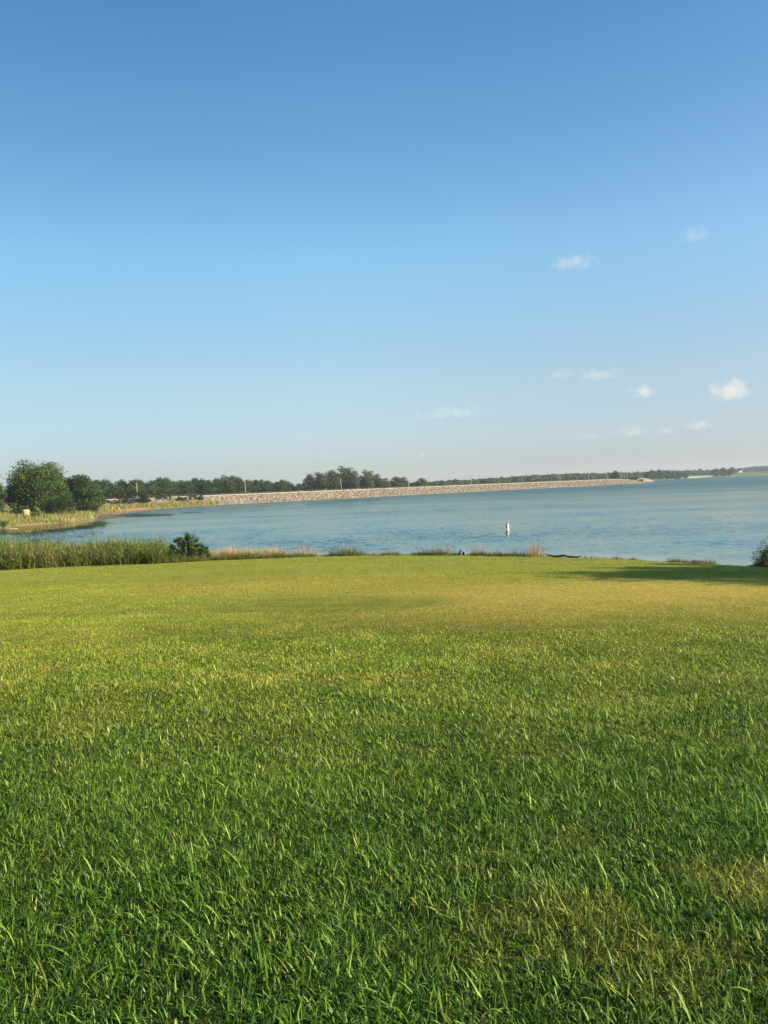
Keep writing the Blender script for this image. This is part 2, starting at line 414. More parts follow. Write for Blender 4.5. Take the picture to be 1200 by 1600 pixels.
gl_ = N.new('ShaderNodeBsdfGlossy'); gl_.inputs['Color'].default_value = (1.0, .915, .74, 1); gl_.inputs['Roughness'].default_value = .05; L.new(mixc(N, L, maprange(N, L, sep.outputs[1], 100, 480), (1.0, .915, .74), (.80, .90, .84)), gl_.inputs['Color']); L.new(nrm_, gl_.inputs['Normal'])  # tint painted bluer far out, standing in for steeper waves mirroring higher sky
fr_ = N.new('ShaderNodeFresnel'); fr_.inputs['IOR'].default_value = 1.33; L.new(nrm_, fr_.inputs['Normal'])
mxw = N.new('ShaderNodeMixShader'); L.new(mathn(N, L, 'MINIMUM', fr_.outputs[0], mathn(N, L, 'ADD', maprange(N, L, sep.outputs[1], 85, 420, .63, .31), maprange(N, L, bands.outputs[0], .35, .65, .04, -.04))), mxw.inputs[0])  # reflection strength painted down with distance
L.new(sh_.outputs[0], mxw.inputs[1]); L.new(gl_.outputs[0], mxw.inputs[2]); L.new(mxw.outputs[0], N['Material Output'].inputs['Surface'])
P.inputs['IOR'].default_value = 1.33
P.inputs['Roughness'].default_value = .04
ang2 = np.radians(np.linspace(-60, 100, 260)); rad2 = np.geomspace(20, 16000, 320)
Rw, Aw = np.meshgrid(rad2, ang2, indexing='ij'); wx = Rw*np.sin(Aw); wy = Rw*np.cos(Aw)
na2 = len(ang2); i0 = (np.arange(len(rad2)-1)[:, None]*na2+np.arange(na2-1)[None, :])
wq = np.stack([i0, i0+1, i0+1+na2, i0+na2], -1).reshape(-1, 4)[:, ::-1]
keep = (sdist(wx, wy) < 60).ravel()
wq = wq[keep[wq].all(1)]
me = mesh_np('water', np.stack([wx, wy, wx*0], -1).reshape(-1, 3), quads=wq, smooth_=True, attrs={'depth': np.clip(-sdist(wx, wy), 0, 200).ravel()})
water = tag(link('water', me, m), kind='structure')

# ------------------------------------------------------------------ lawn grass
GM = blade_material('lawn_blades', [(.016, .042, .003), (.060, .138, .009), (.165, .285, .03), (.37, .50, .11)],
                    [(.38, .28, .045), (.52, .40, .08), (.64, .51, .15)])  # random blade tones, spread widened to paint in sunlit highlights and dark gaps
def lawn_grass():
    parts = []
    HALF = math.tan(R(33))
    for (d0, d1, dens0, segs) in ((.9, 2.2, 21000, 3), (2.2, 5.0, 21000, 3), (5, 9, 11500, 2), (9, 11.5, 9000, 2), (11.5, 16, 6200, 1), (16, 30, 1900, 1), (30, 62, 260, 1)):
        area = HALF*(d1*d1-d0*d0)+2.8*(d1-d0)
        n = int(area*dens0)
        dd = np.sqrt(rng.uniform(d0*d0, d1*d1, n)); x = rng.uniform(-1, 1, n)*(dd*HALF+1.4)
        # smooth change of density between the bands
        y = dd
        ok = y < ye(x)+.6
        x, y = x[ok], y[ok]; n = len(x)
        k = lump(x, y, .28); k2 = lump(x+40, y-17, 1.1)
        dryp = np.clip(1.35-np.hypot((x-5.5)/9, (y-18.5)/7.5), 0, 1)
        thick = np.clip(.78+.28*k+.2*k2*(1-smooth(4, 9, y)*.85), 0.3, 1)
        ok = rng.uniform(0, 1, n) < thick*(1-.35*dryp)+.05
        x, y, k, k2, dryp = x[ok], y[ok], k[ok], k2[ok], dryp[ok]; n = len(x)
        z = lawn_h(x, y)-.006
        ln = rng.gamma(4, .0094, n)*(1+.25*k2+.25*k)*(1-.45*smooth(3, 13, y))*(1-.35*dryp)
        ln = np.clip(ln, .018, .12)
        w = np.clip(rng.normal(.0052, .0018, n), .002, .011)*(1+.0*y)
        w = w*np.maximum(1, (y/4.)**.85)
        big_ = rng.uniform(0, 1, n) < .06
        ln = np.where(big_, ln*1.5, ln); w = np.where(big_, w*1.5, w)
        lean = np.clip(rng.normal(1.3, .62, n)+.25*k, .05, 2.1)
        head = rng.uniform(0, 2*np.pi, n); wind = lump(x-9, y+5, .9)*2.2+1.2
        head = np.where(rng.uniform(0, 1, n) < .14, wind+rng.normal(0, .6, n), head)
        face = head+np.pi/2+rng.normal(0, .5, n)
        rnd = np.clip(rng.normal(.40, .3, n)+.1*k2, 0, 1)
        parts.append(blades(np.stack([x, y, z], 1), ln, w, lean, head, face, segs, rnd, .8, rng.uniform(0, 1, n)))
    v, t, q, a = join_np(parts)
    me = mesh_np('grass', v, tris=t, quads=q, attrs=a, smooth_=True)
    return tag(link('grass', me, GM), 'mown green lawn grass with a straw yellow patch, sloping to the lake', 'grass', kind='stuff')
lawn_grass()

# ------------------------------------------------------------------ tall grass bands
def grass_band(name, poly_pts, n, hgt, wid, mat, lean=(.45, .25), segs=4, zoff=0, hfun=None, clump=1.2, leafy=0):
    x, y = poly_pts(n)
    k = lump(x, y, clump)
    ok = rng.uniform(-1.1, .6, len(x)) < k; x, y, k = x[ok], y[ok], k[ok]; n = len(x)
    z = height(x, y)+zoff
    ln = np.clip(rng.normal(1, .2, n), .35, 1.5)*hgt*(1+.22*k)
    if hfun is not None: ln = ln*hfun(x, y)
    rnd = np.clip(rng.normal(.5, .22, n)+.1*k, 0, 1)
    head = rng.uniform(0, 6.283, n)
    v, t, q, a = blades(np.stack([x, y, z], 1), ln, np.clip(rng.normal(wid, wid*.3, n), wid*.4, wid*2), np.clip(rng.normal(lean[0], lean[1], n), .02, 2), head,
                        head+1.57+rng.normal(0, .6, n), segs, rnd, 1.3, rng.uniform(0, 1, n))
    if leafy:
        j = rng.randint(0, n, leafy); up_ = rng.uniform(.25, .85, leafy)*ln[j]*.9; hd = rng.uniform(0, 6.283, leafy)
        b2 = np.stack([x[j]+rng.normal(0, .12, leafy), y[j]+rng.normal(0, .12, leafy), z[j]+up_], 1)
        w2_ = blades(b2, rng.uniform(.3, .75, leafy)*hgt*.45, np.clip(rng.normal(wid*.95, wid*.3, leafy), wid*.4, wid*2), np.clip(rng.normal(1.15, .4, leafy), .3, 2.2), hd,
                     hd+1.57+rng.normal(0, .5, leafy), 3, np.clip(rnd[j]+rng.normal(.08, .15, leafy), 0, 1), 1.3, rng.uniform(0, 1, leafy))
        v, t, q, a = join_np([(v, t, q, a), w2_])
    me = mesh_np(name, v, tris=t, quads=q, attrs=a, smooth_=True)
    return link(name, me, mat)
REED = blade_material('reed_blades', [(.035, .07, .010), (.085, .145, .016), (.15, .225, .03), (.26, .32, .07)], [(.22, .15, .06), (.34, .25, .09), (.40, .34, .15)], masks=False, dryamt=.12, trans=.3)
TAN = blade_material('tan_blades', [(.46, .34, .14), (.56, .43, .20), (.66, .53, .28), (.72, .56, .38)], [(.20, .18, .06), (.42, .28, .16), (.55, .38, .26)], masks=False, dryamt=.1, trans=.4)
OLIVE = blade_material('olive_blades', [(.05, .085, .016), (.10, .145, .024), (.17, .21, .035), (.26, .28, .06)], [(.22, .16, .07), (.34, .26, .11)], masks=False, dryamt=.08, trans=.3)
BANKG = blade_material('bank_blades', [(.09, .14, .015), (.16, .21, .025), (.24, .28, .04), (.33, .32, .08)], [(.34, .25, .10), (.46, .36, .19)], masks=False, dryamt=.25, trans=.25)
def strip(x0, x1, o0, o1):
    def f(n):
        x = rng.uniform(x0, x1, n); return x, ye(x)+rng.uniform(o0, o1, n)
    return f
xr = float(at(250, 880, .3)[0])
g = grass_band('reeds', strip(-46, xr, .2, 9.5), 23000, 1.62, .042, REED, lean=(.75, .45), segs=5, clump=1.7, leafy=44000,
               hfun=lambda x, y: (1+.22*lump(x, y, 3.2)+.1*lump(x, y, .5))*np.interp(x, [-46, -34, -28, -22, xr-1.3, xr-.6, xr], [1.5, 1.4, 1.1, 1.0, .98, 1.1, .8])*np.interp(y-ye(x), [.2, 1.2, 3], [.6, .95, 1]))
tag(g, 'tall green reeds and rushes growing along the water at the lawn edge', 'reeds', kind='stuff')
def bank_pts(px0, px1, s0, s1, Y0, Y1, cond=None):
    def f(n):
        a0 = at_d(px0, 800, 1)[0]; a1 = at_d(px1, 800, 1)[0]
        y = np.sqrt(rng.uniform(Y0*Y0, Y1*Y1, n*6)); x = rng.uniform(a0, a1, n*6)*y
        sd = sdist(x, y); ok = (sd > s0) & (sd < s1)
        if cond is not None: ok &= cond(x, y, sd)
        x, y = x[ok][:n], y[ok][:n]; return x, y
    return f
g = grass_band('bank_grass', bank_pts(-60, 160, .5, 60, 135, 235, lambda x, y, s: y > 138), 34000, 1.0, .12, BANKG, lean=(.5, .3), segs=2, clump=4)
tag(g, 'rough yellow green grass covering the far bank below the big tree', 'bank grass', kind='stuff')
notred = lambda x, y, s: ~((np.abs(x-rb[0]) < 7) & (s < 4))
g = grass_band('shore_grass', bank_pts(150, 345, .3, 26, 235, 350, notred), 16000, 1.25, .2, BANKG, lean=(.5, .3), segs=2, clump=6)
tag(g, 'green and tan waterside grass on the low bank before the stone dam', 'shore grass', kind='stuff')
def px_strip(a, b, o0, o1):
    xa = float(at(a, 870, .3)[0]); xb = float(at(b, 870, .3)[0])
    return strip(xa, xb, o0, o1)

# near shore: tan stretches and single clumps
def clump(px, wpx, h, mat_b, label, seeds=None, n=420, name='grass_clump', cat='grass clump', off=.5, dep=.8, lean=(.55, .3), wid=.018, blades_h=1.0, head_n=0, py=870, seed=0, group='grass clumps along the near shoreline'):
    p = at(px, py, .3); x = float(p[0]); y = float(ye(x))+off
    w = wpx/F*y/2
    th = rng.uniform(0, 6.283, n); rr = np.sqrt(rng.uniform(0, 1, n))
    bx_ = rr*np.cos(th)*w; by_ = rr*np.sin(th)*dep
    z = height(x+bx_, y+by_); z0 = float(height(np.array([x]), np.array([y]))[0])
    sh = np.sqrt(np.clip(1-rr**2*.75, .1, 1))*(1+.25*lump(bx_+px, by_, .3))
    ln = h*sh*np.clip(rng.normal(.85, .22, n), .3, 1.3)*blades_h
    head = np.where(rng.uniform(0, 1, n) < .6, th+rng.normal(0, .6, n), rng.uniform(0, 6.28, n))
    v, t, q, a = blades(np.stack([bx_, by_, z-z0-.02], 1), ln, np.clip(rng.normal(wid, wid*.3, n), .006, .08), np.clip(rng.normal(lean[0], lean[1], n)*(.4+rr), .02, 2),
                        head, head+1.57+rng.normal(0, .5, n), 4, np.clip(rng.normal(.5, .25, n), 0, 1), 1.2, rng.uniform(0, 1, n))
    o = link(name, mesh_np(name, v, tris=t, quads=q, attrs=a, smooth_=True), mat_b, loc=(x, y, z0))
    tag(o, label, cat, group)
    if head_n:
        k = head_n; th = rng.uniform(0, 6.283, k); rr = np.sqrt(rng.uniform(0, 1, k)); bx_ = rr*np.cos(th)*w*.95; by_ = rr*np.sin(th)*dep
        ln = h*1.2*np.clip(rng.normal(1.1, .2, k), .6, 1.6)*np.sqrt(np.clip(1-rr**2*.5, .1, 1))
        head = rng.uniform(0, 6.28, k); z = height(x+bx_, y+by_)
        v, t, q, a = blades(np.stack([bx_, by_, z-z0], 1), ln, np.full(k, .010), np.clip(rng.normal(.22, .14, k), .02, 1), head, rng.uniform(0, 6.28, k), 4,
                            np.clip(rng.normal(.6, .25, k), 0, 1), 1.0, rng.uniform(0, 1, k), taper=0)
        link('seed_heads', mesh_np('seed_heads', v, tris=t, quads=q, attrs=a, smooth_=True), PLUME, o)['kind'] = 'stuff'
    return o
g = grass_band('dry_grass', px_strip(330, 448, .8, 2.8), 5000, .72, .02, TAN, lean=(.35, .25), segs=3, clump=.8)
tag(g, 'pale tan dry grass beside the leafy shrub at the water edge', 'dry grass', kind='stuff')
g = grass_band('low_grass', px_strip(300, 1165, .05, .9), 12000, .26, .02, OLIVE, lean=(.7, .3), segs=2, clump=.9)
tag(g, 'low uncut green fringe where the lawn meets the water', 'grass fringe', kind='stuff')
PLUME = blade_material('plumes', [(.26, .17, .09), (.36, .25, .14), (.44, .32, .20)], [(.30, .19, .12), (.42, .29, .2)], masks=False, dryamt=.2, trans=.3)
T = TAN; O = OLIVE
for a in [
    (385, 52, .62, O, 'brown green twiggy weed clump just right of the leafy shrub', 420, 0, 874),
    (352, 40, .55, O, 'yellow green weed clump touching the right foot of the leafy shrub', 320, 60, 876),
    (430, 56, .40, O, 'low dark green clump in front of the pale dry grass', 420, 20, 874),
    (478, 62, .62, T, 'broad tan dry grass clump, widest of the straw clumps left of centre', 650, 120, 870),
    (466, 60, .34, O, 'dark green low clump at the foot of the broad tan clump', 380, 0, 872),
    (519, 26, .40, T, 'small straw coloured tuft left of the arching green clump', 200, 40, 869),
    (545, 64, .72, O, 'arching dark green clump standing alone at mid shore', 620, 30, 868),
    (578, 38, .42, T, 'tan tuft against the right side of the arching green clump', 240, 50, 869),
    (612, 40, .38, O, 'short green tuft with straw tips left of the reddish plumed clump', 260, 110, 868),
    (665, 46, .45, O, 'dark green clump with a leaning dead stem in it', 420, 60, 868),
    (691, 44, .50, O, 'green clump topped by tall pinkish plumes left of the arched pipe', 420, 230, 868),
    (750, 34, .42, O, 'green clump with pale tan tips just right of the arched pipe', 330, 150, 868),
    (775, 40, .40, O, 'green clump with a thin airy spray of tall straw stems', 320, 60, 868),
    (808, 44, .42, O, 'dense dark green clump beside the tall rusty plumed clump', 420, 20, 869),
    (841, 34, .60, T, 'tall rusty tan plumed clump beside the driftwood branch', 420, 260, 870),
    (968, 30, .26, O, 'small green tuft right of the driftwood branch', 200, 10, 874),
    (1000, 40, .26, O, 'flat green tuft at the lawn rim, second right of the driftwood', 260, 10, 877),
    (1062, 46, .40, O, 'bright green clump above the heap of dead twigs', 380, 10, 881),
    (1084, 26, .24, O, 'little green tuft between two larger clumps on the right shore', 140, 0, 883),
    (1110, 26, .42, O, 'upright yellow green clump next to dark stones on the right shore', 240, 6, 885)]:
    px, wpx, h, mt, lb, n, hn, py = a; h = h*((1.55 if mt is T else 1.25) if px < 860 else 1.25); n = int(n*1.3)
    clump(px, wpx, h, mt, lb, n=n, head_n=hn, py=py, off=(1.1 if mt is T else .45), dep=(.7 if px < 860 else .4), wid=(.015 if mt is T else .024))
# ------------------------------------------------------------------ trees and shrubs
LEAF = {
 'oak': leaf_material('leaf_oak', [(.014, .032, .006), (.034, .066, .011), (.068, .112, .02), (.12, .17, .036)]),
 'wood': leaf_material('leaf_wood', [(.015, .032, .009), (.034, .060, .015), (.062, .094, .024), (.10, .135, .036)]),
 'cotton': leaf_material('leaf_cotton', [(.045, .066, .030), (.075, .10, .045), (.115, .14, .065), (.17, .19, .10)]),
 'shrub': leaf_material('leaf_shrub', [(.035, .075, .012), (.07, .13, .02), (.12, .20, .03), (.19, .28, .05)]),
}
BARK = plain('bark', (.12, .09, .065), .9, .4, 6, .5)
PALEBARK = plain('pale_bark', (.30, .26, .21), .9, .3, 6, .5)
def crown_mesh(seed, H, W, n_lobes, n_leaf, leaf, base=.18, shape='round', D=None):
    """leaf clumps on many uneven lobes, leaves turned mostly outward"""
    rs = np.random.RandomState(seed); V = []; RN = []
    D = D or W
    lobes = []
    for i in range(n_lobes):
        for _ in range(30):
            p = rs.uniform(-1, 1, 3)
            if shape == 'cone': rad_ = max(.1, (1-(p[2]+1)/2)**.8)
            elif shape == 'shrub': rad_ = math.sqrt(max(.02, 1-max(0, p[2])**2))
            else: rad_ = math.sqrt(max(.02, 1-p[2]**2))
            if np.hypot(p[0], p[1]) < rad_: break
        s = rs.uniform(.13, .33)*(1.0 if shape != 'cone' else .6)
        lobes.append((p[0]*W/2*.82, p[1]*D/2*.82, H*(base+(1-base)*(p[2]*.88+1)/2), s*math.sqrt(W*H)*(.74 if H > .75*W else .62)))
    wts = np.array([l[3]**2 for l in lobes]); wts /= wts.sum()
    for l, wt in zip(lobes, wts):
        k = max(8, int(n_leaf*wt))
        d = rs.normal(0, 1, (k, 3)); d /= np.linalg.norm(d, axis=1)[:, None]
        rr = l[3]*rs.uniform(.08, 1.0, k)**.55*(1+.3*np.sin(d[:, 0]*5+l[0])*np.cos(d[:, 1]*4+l[1])*np.sin(d[:, 2]*4+l[2]))
        stray = rs.uniform(0, 1, k) < .06; rr = np.where(stray, rr*rs.uniform(1.0, 1.4, k), rr)
        c = np.array(l[:3])+d*rr[:, None]*np.array([1.1, 1.1, .8])
        nrm = d+rs.normal(0, .55, (k, 3)); nrm /= np.linalg.norm(nrm, axis=1)[:, None]
        a = np.cross(nrm, rs.normal(0, 1, (k, 3))); a /= np.linalg.norm(a, axis=1)[:, None]
        bb = np.cross(nrm, a); s = leaf*rs.uniform(.5, 1.25, k)[:, None]
        q = np.stack([c-a*s*.5, c-bb*s*.34+nrm*s*.08, c+a*s*.5, c+bb*s*.34+nrm*s*.08], 1)
        V.append(q.reshape(-1, 3)); RN.append(np.repeat(np.clip(rs.normal(.45, .2, k)+rs.normal(0, .1), 0, 1), 4))
    V = np.concatenate(V); V[:, 2] = np.maximum(V[:, 2], .05)
    return mesh_np('crown', V, quads=np.arange(len(V)).reshape(-1, 4), attrs={'rnd': np.concatenate(RN)}), lobes
def trunk_mesh(seed, H, lobes, r):
    rs = random.Random(seed); mb = MB()
    top = Vector((rs.uniform(-.4, .4), rs.uniform(-.4, .4), H*.72)); pts = [Vector((0, 0, -.4)).lerp(top, t)+Vector((math.sin(t*5+seed)*.02*H, math.cos(t*4+seed)*.02*H, 0))*t for t in (0, .2, .4, .6, .8, 1)]
    mb.tube(pts, [r*1.35, r*1.0, r*.8, r*.6, r*.4, r*.15], 8)
    for l in sorted(lobes, key=lambda q: -q[3])[:9]:
        s = pts[rs.randint(1, 4)]; e = Vector(l[:3]); mid_ = s.lerp(e, .5)+Vector((0, 0, -.05*H))
        mb.tube([s, mid_, e], [r*.42, r*.28, r*.08], 6)
    return mb.mesh('trunk')
def make_tree(seed, H, W, kind, n_leaf, leaf, label, group=None, cat='tree', name='tree', lobes=26, base=.18, shape='round', r=None, loc=(0, 0, 0), bark=None):
    e = empty(name, loc); tag(e, label, cat, group)
    cm, lb = crown_mesh(seed, H, W, lobes, n_leaf, leaf, base, shape)
    link('crown', cm, LEAF[kind], e); link('trunk', trunk_mesh(seed, H, lb, r or H*.02), bark or BARK, e)
    return e
def copy_tree(o, parent=None):
    c = o.copy(); COL.objects.link(c)
    if parent is not None: c.parent = parent
    for ch in [x for x in o.children]: copy_tree(ch, c)
    return c
def gz1(x, y): return float(height(np.array([x]), np.array([y]))[0])
def place_px(px, top, base_py, z_guess=None, Y=None):
    """x, y, z and height of a plant whose foot and top the photo shows"""
    p = at_d(px, top, Y); x = float(p[0]); z = gz1(x, Y); return (x, Y, z), float(p[2]-z)
# the big trees on the left bank
loc, h = place_px(60, 722, 0, Y=205)
make_tree(3, h, 15.5, 'oak', 48000, .46, 'largest broad dark green tree on the left bank, beside the pale boulder', 'trees on the left bank', 'tree', 'oak_tree', 95, .0, loc=loc)
loc, h = place_px(20, 751, 0, Y=207)
make_tree(4, h, 8, 'oak', 5000, .4, 'lower dark tree between the roadside pole and the largest tree', 'trees on the left bank', 'tree', 'oak_tree', 24, .05, loc=loc)
loc, h = place_px(-6, 754, 0, Y=196)
make_tree(5, h, 4.6, 'oak', 3000, .4, 'light green tree at the picture edge behind the left pole', 'trees on the left bank', 'tree', 'oak_tree', 18, .05, loc=loc)
loc, h = place_px(122, 743, 0, Y=215)
make_tree(6, h, 9.5, 'oak', 19000, .44, 'dark green tree with a pointed top right of the largest tree', 'trees on the left bank', 'tree', 'oak_tree', 34, .03, loc=loc)
loc, h = place_px(150, 757, 0, Y=222)
make_tree(7, h, 7, 'oak', 5000, .42, 'rounded green tree overhanging the brown cove of water', 'trees on the left bank', 'tree', 'oak_tree', 24, .02, loc=loc)
loc, h = place_px(95, 768, 0, Y=190)
make_tree(8, h, 8, 'oak', 4500, .38, 'low leafy tree tucked under the right side of the largest tree', 'trees on the left bank', 'tree', 'oak_tree', 24, .0, shape='shrub', loc=loc)
loc, h = place_px(55, 779, 0, Y=172)
make_tree(9, h+.3, 2.6, 'shrub', 2200, .24, 'small pointed bush right of the pale boulder', None, 'bush', 'bush', 22, .0, shape='cone', r=.05, loc=loc)
loc, h = place_px(28, 787, 0, Y=186)
make_tree(10, h+.3, 6, 'oak', 2600, .3, 'low dark scrub behind the pale boulder', None, 'bush', 'bush', 16, .0, shape='shrub', r=.05, loc=loc)
loc, h = place_px(2, 814, 0, Y=150)
make_tree(12, max(h, 1.2)+.3, 3.2, 'shrub', 1500, .22, 'low round bush at the waterline on the picture\'s left edge', None, 'bush', 'bush', 14, .0, shape='shrub', r=.04, loc=loc)
for i, (px, top, w, Y, lb) in enumerate([
    (190, 768, 7.5, 300, 'dark bushy tree standing before the red earth bank'),
    (222, 768, 7.2, 312, 'round green bush under the second utility pole'),
    (256, 770, 5.6, 322, 'lighter loose bush between gaps of pale stone'),
    (289, 775, 6.5, 326, 'wide low dark bush where the dam stones begin'),
    (306, 774, 6.0, 333, 'green bush touching the left end of the visible dam')]):
    loc, h = place_px(px, top, 0, Y=Y)
    make_tree(20+i, h*1.08, w*1.3, 'wood', 3600, .42, lb, 'bushes in front of the dam\'s left end', 'bush', 'bush', 20, .0, shape='shrub', r=.1, loc=loc)
Yf = lambda px: float(np.interp(px, [1008, 1040, 1075, 1110, 1150, 1200, 1300], [LP[9][1], at(1040, 749.6)[1], at(1075, 747.6)[1], at(1110, 746)[1], at(1150, 744.2)[1], at(1200, 742.6)[1], 2100]))
# woods behind the dam
protos = []
for i, (W, kind, nl) in enumerate([(9.5, 'wood', 2600), (8.5, 'wood', 2400), (11, 'wood', 3000), (8, 'wood', 2200), (10, 'wood', 2800), (9, 'cotton', 2600)]):
    protos.append((make_tree(40+i, 10., W, kind, int(nl*2.1), .58, 'x', None, 'tree', 'woodland_tree', 38, .02), 10., W))
used = [False]*len(protos)
def plant(idx, px, top, Y, wscale, label, group):
    o, h0, W0 = protos[idx]
    if used[idx]: o = copy_tree(o)
    used[idx] = True
    p = at_d(px, top, Y); x = float(p[0]); z = gz1(x, Y); h = float(p[2])-z
    o.location = (x, Y, z); s = h/h0; o.scale = (s*wscale, s*wscale, s); o.rotation_euler = (0, 0, rng.uniform(0, 6.28))
    tag(o, label, 'tree', group)
TX = [100, 120, 150, 165, 185, 200, 225, 240, 260, 300, 320, 330, 345, 357, 366, 380, 400, 412, 425, 440, 457, 471, 478]
TY = [747, 747, 750, 750.5, 751, 749, 749.5, 748, 747, 747.5, 748, 751, 745.5, 741, 742, 748.5, 747.5, 746, 751, 749, 754, 753, 752]
def zone(px):
    if px < 165: return 'behind the pointed and rounded trees'
    if px < 213: return 'just left of the second pole'
    if px < 262: return 'just right of the second pole'
    if px < 310: return 'above the wide low bushes at the dam'
    if px < 345: return 'over the first visible dam stones'
    if px < 383: return 'beside the taller light trees'
    if px < 430: return 'just right of the third pole'
    return 'before the half bare tree'
px = 108.
while px < 476:
    top = float(np.interp(px, TX, TY))+rng.uniform(-.5, 2.2)
    Y = float(np.interp(px, [100, 330, 480], [330, 400, 455]))+rng.uniform(0, 16)
    tall = 341 < px < 371
    plant(5 if tall else rng.randint(0, 5), px, top, Y, rng.uniform(.85, 1.15),
          ['middle', 'left', 'right'][int(px < 352)+2*int(px > 362)]+' of the lighter green taller trees left of the third pole' if tall else 'dark tree topping the wood, '+zone(px),
          'taller light trees in the wood' if tall else 'trees in the wood behind the dam')
    px += rng.uniform(8, 14)
px = 112.
while px < 480:      # a second, lower row filling the foot of the wood
    top = float(np.interp(px, TX, TY))+rng.uniform(6, 11)
    Y = float(np.interp(px, [100, 330, 480], [318, 392, 447]))-rng.uniform(0, 4)
    plant(rng.randint(0, 5), px, top, Y, rng.uniform(1.1, 1.5), 'dark tree at the foot of the wood, '+zone(px), 'trees in the wood behind the dam')
    px += rng.uniform(12, 17)
for (px, top, w, Y, lb) in [
    (483, 741, 6.5, 474, 'thin greyish half bare tree left of the tall clump'), (498, 738.5, 8.5, 476, 'grey green round tree just left of the tall clump'),
    (519, 735, 9.5, 480, 'left tree of the tall clump behind the dam, crossed by a pole'), (536, 729.5, 11, 488, 'tallest tree of the clump behind the middle of the dam'),
    (553, 736.5, 8.5, 484, 'tree right of the tallest one in the clump'), (572, 735, 8.5, 488, 'separate upright tree near the right end of the tall clump'),
    (588, 741, 8, 492, 'rounded tree stepping down right of the tall clump'), (601, 747, 8, 496, 'low tree filling the gap before the pole with two round trees'),
    (619, 745, 8.5, 502, 'round tree immediately left of the fifth dam pole'), (630, 745.5, 7, 506, 'round tree whose crown meets the fifth dam pole'),
    (659, 747, 8, 515, 'lone round tree right of the fifth dam pole'), (670, 752.5, 6, 520, 'small tree at the right foot of the lone round tree')]:
    plant(5, px, top, Y, w*1.3/9/((EYE+(760-top)/F*Y-3+.0)/10), lb, 'grey green trees behind the middle of the dam')
for px in np.arange(480, 690, 11):
    plant(rng.randint(0, 5), px, float(np.interp(px, [480, 600, 690], [753, 753.5, 753.5])), 520+rng.uniform(0, 30), 1.5, 'low dark tree showing between the grey green trees behind the dam', 'low trees between the grey green trees')
for (px, top, w, Y, lb) in [
    (961, 735, 9, 640, 'taller lone tree above the cluster of far poles'),
    (1013, 736.5, 11, 'S', 'first tree of the dark wood right of the dam end'), (1020, 734.5, 13, 'S', 'second tree of the dark wood right of the dam end'), (1030, 733.3, 15, 'S', 'tallest tree of the dark wood right of the dam end'),
    (1040, 734.2, 14, 'S', 'tree right of the tallest in the dark waterline wood'), (1050, 735.2, 14, 'S', 'fifth tree of the dark wood right of the dam end'), (1060, 736, 13, 'S', 'sixth tree of the dark wood, lower than its left neighbours'), (1070, 737.5, 11, 'S', 'last and lowest tree of the dark waterline wood'),
    (1094, 731.7, 11, 1500, 'round tree on the rise behind the far green field'), (1104, 733.5, 10, 1500, 'smaller tree on the rise right of its round neighbour'), (1086, 734, 11, 1500, 'tree on the rise left of its round neighbour'),
    (1117, 731.2, 15, 'S', 'left dark tree of the clump at the far waterline'), (1129, 730.3, 15, 'S', 'middle dark tree of the clump at the far waterline'), (1141, 732, 15, 'S', 'right dark tree of the clump at the far waterline'),
    (1143, 729.8, 11, 1600, 'round tree rising behind the waterline clump'), (1164, 740, 7, 1560, 'small round tree right of the white house'), (1184, 740.5, 6, 1590, 'small bush alone in the pale far field')]:
    o, h0, W0 = protos[rng.randint(0, 5)]
    if Y == 'S': Y = Yf(px)+w*.6
    p = at_d(px, top, Y); x = float(p[0]); z = gz1(x, Y); h = max(3., float(p[2])-z)
    o = copy_tree(o); o.location = (x, Y, z-.3); s = h/h0; o.scale = (w/W0, w/W0, s); o.rotation_euler = (0, 0, rng.uniform(0, 6.28)); tag(o, lb, 'tree', 'far trees beyond the lake')
for px, w, lb in [(1051, 14, 'broad low shrub at the far waterline under the dark wood'), (1062, 8, 'smaller round shrub right of the broad one at the far waterline'), (1068, 9, 'last shrub at the far waterline before the tan beach')]:
    o = copy_tree(protos[2][0]); p = at(px, 747.8, .5); x, Y = float(p[0]), float(p[1])*1.02
    o.location = (x, Y, gz1(x, Y)-.3); o.scale = (w/11, w/11, w/20); tag(o, lb, 'bush', 'shrubs on the far shore')
    o.name = 'shrub'
